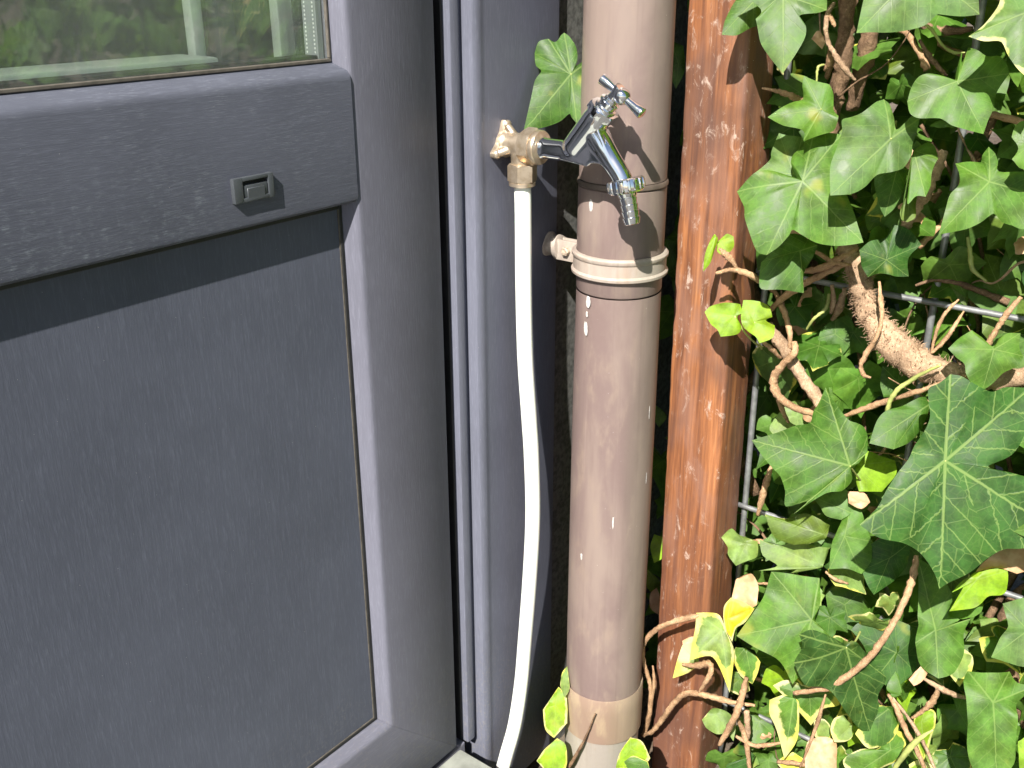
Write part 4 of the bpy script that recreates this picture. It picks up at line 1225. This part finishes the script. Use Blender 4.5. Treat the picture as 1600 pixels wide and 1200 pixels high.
hero_leaf((1280, 1215), [(1215, 1195), (1240, 1178, T), (1262, 1190), (1300, 1205, T), (1260, 1230, T)], 0.14, "yellow", 0.2)
hero_leaf((1400, 1020), [(1330, 985, T), (1350, 970), (1400, 968, T), (1436, 990), (1430, 1050, T), (1395, 1075), (1370, 1060, T), (1350, 1010)], 0.165, "deep")
hero_leaf((1320, 945), [(1290, 930, T), (1310, 915), (1345, 925, T), (1362, 960), (1330, 985, T), (1300, 970)], 0.18, "mid")
hero_leaf((1410, 1085), [(1385, 1075), (1400, 1050, T), (1405, 1062), (1396, 1088), (1382, 1100, T)], 0.14, "bright")
# --- leaves by the drainpipe
hero_leaf((892, 116), [(882, 49, T), (890, 56), (899, 73), (902, 92), (900, 103), (912, 94), (924, 92, T), (928, 147), (915, 178), (902, 192, T), (894, 182), (890, 176), (875, 187), (847, 198), (818, 205, T), (824, 178), (831, 147), (836, 125), (846, 110), (838, 99), (836, 79, T), (842, 63), (857, 59, T), (866, 64), (872, 61), (877, 53)],
          0.055, "mid", n=(0.12, -0.15, 0.0), droop=0.06, nr=10, stalk=(935, 110, 0.14), label="single green leaf peeping out behind the drainpipe")
hero_leaf((868, 1102), [(848, 1110, T), (856, 1098), (872, 1075, T), (885, 1090), (886, 1130, T), (866, 1152, T), (852, 1140)], 0.02, "lime", 0.25)
hero_leaf((882, 1070), [(875, 1072, T), (878, 1052), (886, 1042, T), (890, 1075), (882, 1090, T)], 0.03, "cream", 0.2)
hero_leaf((866, 1185), [(838, 1190, T), (850, 1172), (870, 1155, T), (884, 1165), (884, 1200), (860, 1212, T)], 0.0, "lime", 0.25)
hero_leaf((985, 1170), [(962, 1200, T), (968, 1178), (985, 1152, T), (1004, 1160), (1016, 1185, T), (1000, 1205)], 0.02, "lime", 0.2)
hero_leaf((1000, 1195), [(975, 1190, T), (990, 1182), (1012, 1190, T), (1015, 1212), (985, 1214, T)], 0.0, "bright", 0.22)
hero_leaf((1048, 395), [(1040, 372, T), (1036, 400), (1042, 425, T), (1056, 415), (1056, 378, T)], 0.19, "mid")
hero_leaf((1030, 855), [(1022, 835, T), (1016, 855), (1022, 880, T), (1036, 870), (1038, 840, T)], 0.17, "lime")
hero_leaf((1022, 905), [(1012, 890, T), (1010, 915), (1020, 930, T), (1032, 910)], 0.22, "olive")
hero_leaf((1060, 100), [(1048, 60, T), (1046, 110), (1056, 140, T), (1070, 110), (1068, 70, T)], 0.26, "mid")
hero_leaf((1035, 640), [(1022, 632, T), (1020, 652), (1030, 668, T), (1042, 650)], 0.24, "pale")
# dry leaves caught in the ivy
hero_leaf((1285, 1165), [(1262, 1160), (1275, 1152), (1298, 1154), (1308, 1165), (1308, 1215, T), (1258, 1215, T), (1258, 1180)], 0.105, dry=True, wave=0.05)
hero_leaf((1575, 880), [(1527, 895, T), (1545, 872), (1570, 858), (1600, 856), (1640, 862, T), (1630, 885), (1590, 897, T), (1560, 888)], 0.15, dry=True, wave=0.06)
hero_leaf((1160, 930), [(1150, 905, T), (1172, 895), (1185, 915), (1182, 945, T), (1160, 960), (1140, 950, T)], 0.165, dry=True, wave=0.1)
hero_leaf((1023, 940), [(1016, 928), (1026, 918, T), (1034, 940), (1030, 962, T), (1016, 950)], 0.20, dry=True)
hero_leaf((1280, 60), [(1268, 60, T), (1278, 48), (1290, 62), (1285, 76, T)], 0.19, dry=True, wave=0.1)
hero_leaf((1440, 1045), [(1420, 1062, T), (1440, 1040), (1456, 1030, T), (1458, 1040), (1440, 1065), (1428, 1072, T)], 0.12, dry=True, fold=0.4)
hero_leaf((1080, 1010), [(1066, 1002, T), (1085, 995), (1092, 1020), (1080, 1045, T), (1070, 1025)], 0.14, dry=True)
hero_leaf((1345, 785), [(1325, 768, T), (1350, 770), (1360, 785, T), (1345, 795), (1326, 786, T)], 0.15, dry=True, fold=0.4)


# --- woody stems
def stem(pts, name="stem", mat="twig", rough=0.55, n=9, X=None):
    """pts: (px, py, X, radius in px)"""
    P, Rr = [], []
    for (x, y, X_, r) in pts:
        p = at(x, y, X_)
        P.append(p); Rr.append(r * pix(p)[2] / FPX * rnd.uniform(0.70, 1.02))
    if Rr[0] < 0.006:
        Rr[0] *= 0.6; Rr[-1] *= 0.6
    bm = bmesh.new()
    tube(bm, P, Rr, n, rough, seed=rnd.random() * 50, sub=7)
    return obj(name, bm, M[mat], ivy, smooth=True), P, Rr


thick, TP, TR_ = stem([(1318, 385, 0.19, 15), (1340, 415, 0.18, 19), (1347, 455, 0.175, 21), (1362, 495, 0.17, 23), (1390, 532, 0.165, 24), (1430, 564, 0.165, 23), (1480, 584, 0.165, 20), (1540, 592, 0.17, 18), (1600, 588, 0.175, 16), (1680, 570, 0.18, 15)], mat="bark", rough=0.35, n=18)
stem([(1200, 505, 0.165, 10), (1222, 540, 0.165, 12), (1248, 580, 0.165, 13), (1272, 615, 0.165, 13), (1290, 648, 0.17, 12), (1320, 700, 0.19, 11)], mat="bark", n=14)
stem([(1240, 535, 0.158, 7), (1242, 550, 0.150, 7), (1225, 568, 0.150, 6), (1210, 588, 0.150, 6), (1212, 612, 0.150, 7), (1236, 634, 0.15, 7), (1266, 645, 0.155, 7), (1285, 650, 0.17, 6)], n=10)
stem([(1212, 612, 0.16, 6), (1222, 640, 0.17, 4), (1232, 660, 0.18, 4)])
stem([(1235, 545, 0.165, 6), (1233, 515, 0.17, 5), (1222, 480, 0.18, 5), (1210, 455, 0.19, 5)])
stem([(1200, 488, 0.18, 6), (1228, 462, 0.18, 6), (1262, 440, 0.18, 6), (1300, 422, 0.18, 6), (1342, 402, 0.18, 6)])
stem([(1245, 425, 0.185, 5), (1280, 420, 0.178, 6), (1318, 402, 0.175, 6), (1340, 388, 0.18, 5)])
stem([(1262, 385, 0.19, 4), (1300, 408, 0.175, 4), (1330, 415, 0.17, 5)])
# sprig carrying the young shoots
stem([(1215, 460, 0.16, 5), (1190, 440, 0.13, 5), (1160, 425, 0.115, 5), (1140, 422, 0.112, 5), (1119, 427, 0.11, 5)])
stem([(1152, 424, 0.114, 5), (1146, 410, 0.112, 5), (1134, 398, 0.110, 6), (1123, 388, 0.108, 4)])
stem([(1220, 560, 0.16, 4), (1205, 545, 0.14, 4), (1188, 530, 0.125, 3), (1178, 512, 0.122, 3)])
stem([(1320, 650, 0.17, 5), (1360, 635, 0.16, 5), (1400, 622, 0.155, 5), (1440, 610, 0.15, 5), (1500, 590, 0.15, 4), (1540, 580, 0.16, 4)])
stem([(1470, 570, 0.14, 4), (1430, 590, 0.145, 4), (1400, 612, 0.145, 5), (1388, 635, 0.145, 4), (1392, 655, 0.145, 5), (1410, 675, 0.145, 5), (1432, 682, 0.15, 5)], mat="petiole")
stem([(1374, 440, 0.16, 4), (1376, 470, 0.15, 4), (1378, 495, 0.145, 4), (1370, 525, 0.14, 4), (1352, 555, 0.14, 5), (1345, 572, 0.14, 5), (1350, 586, 0.14, 4), (1361, 590, 0.14, 3)])
stem([(1595, 464, 0.16, 5), (1575, 488, 0.16, 6), (1560, 510, 0.16, 5), (1546, 534, 0.16, 5), (1535, 560, 0.17, 5)])
stem([(1498, 468, 0.19, 3), (1478, 488, 0.18, 3), (1464, 515, 0.17, 3), (1455, 552, 0.165, 4)])
stem([(1506, 486, 0.19, 3), (1490, 512, 0.18, 4), (1475, 533, 0.17, 4), (1455, 552, 0.165, 4)])
stem([(1432, 868, 0.13, 6), (1428, 895, 0.12, 6), (1415, 935, 0.105, 6), (1392, 980, 0.095, 6), (1362, 1022, 0.09, 6), (1330, 1052, 0.09, 7), (1290, 1074, 0.09, 7), (1240, 1083, 0.092, 6)])
stem([(1092, 962, 0.118, 6), (1072, 966, 0.112, 5), (1045, 974, 0.108, 4), (1022, 986, 0.108, 4), (1005, 1008, 0.11, 4), (1006, 1035, 0.115, 4), (1016, 1070, 0.12, 4), (1016, 1105, 0.125, 4), (1010, 1135, 0.13, 4), (1006, 1150, 0.13, 5)])
stem([(1004, 1148, 0.128, 5), (1020, 1142, 0.12, 5), (1036, 1122, 0.115, 5), (1052, 1100, 0.112, 6), (1070, 1084, 0.112, 5), (1092, 1084, 0.112, 5), (1118, 1090, 0.115, 5), (1148, 1098, 0.118, 5), (1180, 1102, 0.12, 4)])
stem([(1092, 1082, 0.112, 4), (1102, 1066, 0.108, 4), (1111, 1050, 0.108, 4), (1108, 1036, 0.108, 6), (1090, 1040, 0.108, 5), (1066, 1038, 0.11, 4)])
stem([(1016, 1105, 0.125, 3), (1022, 1070, 0.122, 3), (1020, 1040, 0.125, 3)])
stem([(1124, 1164, 0.10, 6), (1138, 1140, 0.10, 6), (1152, 1112, 0.10, 7), (1160, 1085, 0.105, 7), (1166, 1058, 0.11, 6)], mat="twig")
stem([(1150, 1118, 0.12, 4), (1160, 1140, 0.13, 5), (1167, 1165, 0.13, 6), (1172, 1210, 0.13, 6)])
stem([(1166, 1110, 0.14, 8), (1168, 1140, 0.14, 7), (1166, 1160, 0.14, 6)], mat="bark")
stem([(1150, 1150, 0.13, 4), (1176, 1164, 0.13, 5), (1200, 1164, 0.13, 4), (1222, 1160, 0.13, 4)])
stem([(1328, -20, 0.20, 16), (1322, 40, 0.20, 16), (1318, 90, 0.20, 15), (1310, 135, 0.205, 13), (1300, 180, 0.21, 12), (1298, 240, 0.22, 12)], mat="dark_twig", n=14)
stem([(1372, -20, 0.21, 18), (1362, 40, 0.215, 16), (1350, 100, 0.22, 14), (1330, 170, 0.23, 12)], mat="dark_twig", n=14)
stem([(1304, 4, 0.165, 4), (1294, 20, 0.16, 5), (1290, 45, 0.158, 5), (1294, 66, 0.16, 4), (1304, 85, 0.16, 5), (1320, 108, 0.16, 5), (1337, 126, 0.165, 4)], mat="bark")
stem([(1294, 18, 0.16, 4), (1300, 32, 0.158, 4), (1305, 42, 0.158, 3)])
stem([(1296, 75, 0.165, 4), (1296, 95, 0.17, 5), (1288, 110, 0.175, 4)])
stem([(1276, 128, 0.15, 3), (1278, 106, 0.15, 3), (1288, 101, 0.155, 3)], mat="petiole")
stem([(1191, 138, 0.135, 4), (1212, 142, 0.135, 4), (1232, 148, 0.14, 6), (1250, 156, 0.15, 6), (1270, 165, 0.17, 5)])
stem([(1475, 235, 0.20, 12), (1462, 268, 0.195, 12), (1446, 298, 0.19, 12), (1428, 332, 0.19, 11), (1410, 362, 0.195, 10), (1385, 400, 0.2, 10), (1350, 430, 0.19, 12)], mat="bark", n=14)
stem([(1205, 728, 0.18, 5), (1198, 752, 0.175, 6), (1190, 780, 0.175, 5), (1184, 805, 0.18, 6)])
stem([(1440, 1058, 0.13, 4), (1465, 1073, 0.13, 5), (1490, 1085, 0.13, 4), (1520, 1092, 0.14, 4)], mat="bark")
stem([(1467, 1072, 0.13, 5), (1458, 1095, 0.13, 5), (1440, 1112, 0.13, 4), (1425, 1122, 0.13, 4)])
stem([(1388, 1085, 0.125, 4), (1400, 1105, 0.115, 5), (1415, 1140, 0.11, 5), (1436, 1180, 0.11, 5), (1450, 1215, 0.11, 5)])
stem([(1395, 1090, 0.12, 3), (1425, 1130, 0.115, 4), (1445, 1165, 0.115, 4), (1462, 1205, 0.115, 5)], mat="bark")
stem([(1395, 1205, 0.10, 5), (1425, 1165, 0.10, 5), (1458, 1140, 0.105, 3)], mat="petiole")
stem([(1440, 38, 0.15, 3), (1455, 45, 0.15, 3), (1472, 70, 0.155, 3), (1490, 82, 0.16, 3), (1508, 82, 0.16, 2)], mat="petiole")
stem([(1436, 62, 0.19, 4), (1455, 92, 0.19, 5), (1480, 118, 0.19, 5)], mat="dark_twig")
stem([(1425, 30, 0.22, 9), (1470, 48, 0.22, 9), (1520, 45, 0.22, 8)], mat="dark_twig")
stem([(1260, 515, 0.19, 3), (1272, 498, 0.185, 3), (1290, 482, 0.19, 4), (1296, 460, 0.2, 5)], mat="petiole")
stem([(1300, 445, 0.2, 6), (1302, 470, 0.2, 6), (1298, 490, 0.2, 5)], mat="bark")
stem([(1320, 450, 0.205, 8), (1312, 480, 0.205, 8), (1300, 500, 0.21, 6)], mat="bark")
stem([(1542, 440, 0.2, 3), (1520, 420, 0.2, 4), (1516, 395, 0.205, 4), (1512, 370, 0.21, 4)], mat="petiole")
stem([(1250, 1200, 0.095, 3), (1266, 1160, 0.092, 3), (1280, 1120, 0.092, 3), (1290, 1085, 0.095, 3)])
stem([(1215, 1190, 0.115, 5), (1240, 1192, 0.11, 5), (1262, 1196, 0.11, 6)])
stem([(1290, 893, 0.14, 3), (1305, 905, 0.14, 3), (1325, 912, 0.15, 3)])
stem([(930, 1115, 0.028, 2), (916, 1150, 0.025, 2), (900, 1180, 0.02, 3), (885, 1205, 0.015, 4)], mat="dark_twig")
# deeper old wood
for k in range(26):
    y = -0.16 - rnd.random() * 0.75; z = SOIL_Z + rnd.random() * 0.4
    X_ = 0.24 + rnd.random() * 0.10
    P, Rr = [], []
    r0 = rnd.uniform(0.003, 0.008)
    for i in range(7):
        P.append((X_ + rnd.uniform(-0.015, 0.015), y, z)); Rr.append(r0 * (1 - 0.08 * i))
        y += rnd.uniform(-0.05, 0.05); z += rnd.uniform(0.04, 0.16)
    bm = bmesh.new(); tube(bm, P, Rr, 8, 0.3, seed=k, sub=4)
    obj("stem", bm, M["dark_twig"], ivy, smooth=True)

# thin dead twigs and withered leaves in the gaps between the leaves
r4 = random.Random(91)
for k in range(95):
    p = Vector((r4.uniform(0.185, 0.30), r4.uniform(-0.56, -0.17), r4.uniform(-0.74, 0.22)))
    d = Vector((r4.uniform(-0.3, 0.3), r4.uniform(-1, 1), r4.uniform(-0.4, 1.4))).normalized()
    r0 = r4.choice((0.0011, 0.0016, 0.0022, 0.0035))
    P, Rr = [], []
    for i in range(6):
        P.append(p.copy()); Rr.append(r0 * (1 - 0.13 * i) * r4.uniform(0.85, 1.15))
        d = (d + Vector((r4.uniform(-0.4, 0.4), r4.uniform(-0.5, 0.5), r4.uniform(-0.5, 0.5)))).normalized()
        p = p + d * r4.uniform(0.010, 0.026)
    bm = bmesh.new(); tube(bm, P, Rr, 7, 0.5, seed=k, sub=4)
    obj("twig", bm, M[r4.choice(("twig", "bark", "dark_twig"))], ivy, smooth=True)

# aerial rootlets standing off the thick stem
bm = bmesh.new()
S = spline([list(p) + [r] for p, r in zip(TP, TR_)], 7)
for k in range(900):
    i = min(int(abs(rnd.gauss(0.40, 0.18)) * (len(S) - 1)), len(S) - 2)
    p = Vector(S[i][:3]); r = S[i][3]
    d = (Vector(S[i + 1][:3]) - p).normalized()
    a, u, v = frame_of(d)
    t = rnd.uniform(0, 2 * math.pi)
    q = (u * math.cos(t) + v * math.sin(t))
    p0 = p + q * r * 0.9 + d * rnd.uniform(-0.004, 0.004)
    L = rnd.uniform(0.003, 0.0085)
    b1 = p0 + (q + d * rnd.uniform(-0.5, 0.5)).normalized() * L * 0.5
    b2 = b1 + (q + d * rnd.uniform(-0.9, 0.9) + Vector((rnd.uniform(-0.5, 0.5), rnd.uniform(-0.5, 0.5), rnd.uniform(-0.6, 0.6)))).normalized() * L * 0.5
    tube(bm, [p0, b1, b2], [0.00042, 0.00034, 0.00014], 3, sub=1, caps=False)
ro = obj("rootlets", bm, M["bark"], ivy)
ro["kind"] = "stuff"

# --- filling leaves further back, each its own leaf, from a few leaf shapes
def ivy_outline(kind, r):
    """lobed outline, stalk at the origin, main lobe along +x"""
    def j(a): return a * (1 + r.uniform(-0.10, 0.10))
    if kind == 0:     # five lobes
        k = [(0, 1.0, T), (24, 0.62), (34, 0.55), (58, 0.86, T), (84, 0.55), (98, 0.52), (128, 0.62, T), (150, 0.42), (176, 0.16)]
    elif kind == 1:   # three lobes
        k = [(0, 1.0, T), (22, 0.68), (38, 0.58), (66, 0.82, T), (100, 0.60), (130, 0.50, T), (155, 0.40), (177, 0.2)]
    elif kind == 2:   # broad heart
        k = [(0, 1.0, T), (20, 0.80), (45, 0.70), (75, 0.68, T), (110, 0.62), (140, 0.5, T), (168, 0.25)]
    else:             # narrow
        k = [(0, 1.0, T), (18, 0.66), (34, 0.46), (62, 0.58, T), (95, 0.38), (130, 0.36, T), (170, 0.15)]
    out = []
    for s in (1, -1):
        for q in k:
            if q[0] == 0 and s < 0: continue
            a = math.radians(j(q[0])) * s; rr = j(q[1])
            out.append((rr * math.cos(a), rr * math.sin(a), 1) if len(q) > 2 else (rr * math.cos(a), rr * math.sin(a), 0))
    return out


shapes = []
for k in range(14):
    pts = ivy_outline((0, 1, 2, 0, 3, 1, 0)[k % 7], rnd)
    shapes.append(leaf_arrays(pts, nr=5, droop=rnd.uniform(0.06, 0.22), fold=rnd.uniform(0.08, 0.22), wave=rnd.uniform(0.02, 0.06), seed=rnd.random(), sub=3))
shape_me = [mesh_from("leaf", s[0], s[1], s[2], s[3], M["leaf"]) for s in shapes]


def pose(p, size, r, spread=0.55):
    nn = (N0 + Vector((r.gauss(0, spread), r.gauss(0, spread), r.gauss(0, spread)))).normalized()
    down = Vector((0, r.gauss(0, 0.7), -1))
    x = (down - nn * down.dot(nn)).normalized()
    y = nn.cross(x)
    m_ = Matrix(((x.x, y.x, nn.x, p[0]), (x.y, y.y, nn.y, p[1]), (x.z, y.z, nn.z, p[2]), (0, 0, 0, 1)))
    return m_ @ Matrix.Scale(size, 4)


def rand_tint(r):
    c = GREEN[r.choice(["mid", "bright", "bright", "deep", "pale", "mid", "olive", "cream"])]
    k = r.uniform(0.8, 1.15)
    return (c[0] * k, c[1] * k, c[2] * k)


inv = Matrix.Translation(ivy.location).inverted()
r2 = random.Random(23)
count = 0
while count < 180:
    p = (r2.uniform(0.195, 0.285), r2.uniform(-0.62, -0.17), r2.uniform(-0.80, 0.24))
    x, y, z = pix(p)
    if not (1205 < x < 1640 and -40 < y < 1240): continue
    o = bpy.data.objects.new("leaf", r2.choice(shape_me))
    col.objects.link(o)
    o.parent = ivy
    o.matrix_parent_inverse = inv
    o.matrix_basis = pose(p, r2.uniform(0.024, 0.046), r2)
    o.color = (*rand_tint(r2), r2.choice([0, 0, 0, 0, 0, 0.2]))
    count += 1

count = 0
while count < 30:              # small leaves crowding the foot of the fence
    p = (r2.uniform(0.150, 0.190), r2.uniform(-0.52, -0.20), r2.uniform(-0.74, -0.36))
    x, y, z = pix(p)
    if not (1200 < x < 1620 and 820 < y < 1230): continue
    o = bpy.data.objects.new("leaf", r2.choice(shape_me))
    col.objects.link(o)
    o.parent = ivy
    o.matrix_parent_inverse = inv
    o.matrix_basis = pose(p, r2.uniform(0.020, 0.034), r2, 0.4)
    c = GREEN[r2.choice(["lime", "bright", "cream", "bright", "mid"])]
    o.color = (*c, r2.choice([0, 0.22, 0.3, 0]))
    o.pass_index = 30
    count += 1
dry_me = []
for k in range(4):
    a = leaf_arrays(ivy_outline(2, rnd), nr=5, droop=0.35, fold=0.4, wave=0.12, seed=rnd.random(), sub=3)
    dry_me.append(mesh_from("dry_leaf", a[0], a[1], a[2], a[3], M["dry"]))
for k in range(34):
    o = bpy.data.objects.new("dry_leaf", r2.choice(dry_me))
    col.objects.link(o)
    o.parent = ivy
    o.matrix_parent_inverse = inv
    o.matrix_basis = pose((r2.uniform(0.19, 0.27), r2.uniform(-0.55, -0.18), r2.uniform(-0.74, 0.2)), r2.uniform(0.010, 0.026), r2, 0.9)

# --- the mass of leaves behind and beyond the picture, joined
def leaf_mass(name, spots):
    Vs, Fs, U1, U2 = [], [], [], []
    for (p, size, spread) in spots:
        s = r2.choice(shapes)
        m_ = pose(p, size, r2, spread)
        off = len(Vs)
        Vs += [m_ @ Vector(v) for v in s[0]]
        Fs += [tuple(i + off for i in f) for f in s[1]]
        U1 += s[2]; U2 += s[3]
    me = mesh_from(name, Vs, Fs, U1, U2, M["leaf"])
    o = obj(name, me, None, ivy)
    o["kind"] = "stuff"
    o.color = (0.088, 0.185, 0.028, 0)
    return o


for s in range(len(shapes)):   # lighter copies for the mass
    pass
shapes = [leaf_arrays(ivy_outline(k % 4, rnd), nr=3, droop=0.15, fold=0.15, wave=0.04, seed=rnd.random(), sub=2) for k in range(10)]
spots = []
while len(spots) < 1500:       # behind the fence, under and above the picture
    p = (r2.uniform(0.30, 0.62), r2.uniform(-1.5, -0.02), r2.uniform(SOIL_Z, 0.85))
    spots.append((p, r2.uniform(0.03, 0.05), 0.6))
while len(spots) < 3400:       # closest thicket in the picture
    p = (0.29 + 0.22 * r2.random(), r2.uniform(-0.80, -0.02), r2.uniform(SOIL_Z - 0.02, 0.42))
    spots.append((p, r2.uniform(0.03, 0.05), 0.5))
while len(spots) < 3560:       # low growth at the foot of the fence
    p = (r2.uniform(0.17, 0.29), r2.uniform(-0.55, -0.19), SOIL_Z + abs(r2.gauss(0, 0.05)))
    spots.append((p, r2.uniform(0.02, 0.036), 0.5))
leaf_mass("back_foliage", spots)
spots = []
while len(spots) < 1500:       # the ivy beyond the picture's edge, which the window mirrors
    p = (r2.uniform(0.12, 0.27), r2.uniform(-1.9, -0.22), r2.uniform(SOIL_Z, 0.85))
    x, y, z = pix(p)
    if z > 0 and -60 < x < 1680 and -90 < y < 1290: continue
    spots.append((p, r2.uniform(0.028, 0.052), 0.45))
while len(spots) < 3600:       # unseen hedge, added taller and longer to block sky light from the door
    p = (r2.uniform(0.10, 0.34), r2.uniform(-3.2, -0.02), r2.uniform(SOIL_Z, 1.35))
    x, y, z = pix(p)
    if z > 0 and -80 < x < 1690 and -110 < y < 1300: continue
    if p[1] > -0.22 and p[0] < 0.24: continue
    spots.append((p, r2.uniform(0.045, 0.075), 0.45))
leaf_mass("side_foliage", spots)
spots = []
while len(spots) < 260:        # leaves between the fence and the single leaves in front
    p = (r2.uniform(0.205, 0.275), r2.uniform(-0.60, -0.19), r2.uniform(-0.74, 0.22))
    spots.append((p, r2.uniform(0.022, 0.040), 0.5))
leaf_mass("middle_foliage", spots)

# ------------------------------------------------------------------ litter on the soil
bm = bmesh.new()
r3 = random.Random(5)
for k in range(260):
    p = Vector((r3.uniform(-0.08, 0.14), r3.uniform(-0.30, 0.0), SOIL_Z + 0.006))
    if (p - Vector((PXC, PYC, p.z))).length < 0.05: continue
    a = r3.uniform(0, 6.28); L = r3.uniform(0.004, 0.016)
    q = Vector((math.cos(a), math.sin(a), r3.uniform(-0.2, 0.5))) * L
    tube(bm, [p, p + q * 0.5 + Vector((0, 0, 0.002)), p + q], [0.0006, r3.uniform(0.0008, 0.0028), 0.0005], 5, 0.4, seed=k, sub=2)
tag(obj("leaf_litter", bm, M["twig"], smooth=True), "brown twigs and litter on the soil beside the drainpipe", kind="stuff")
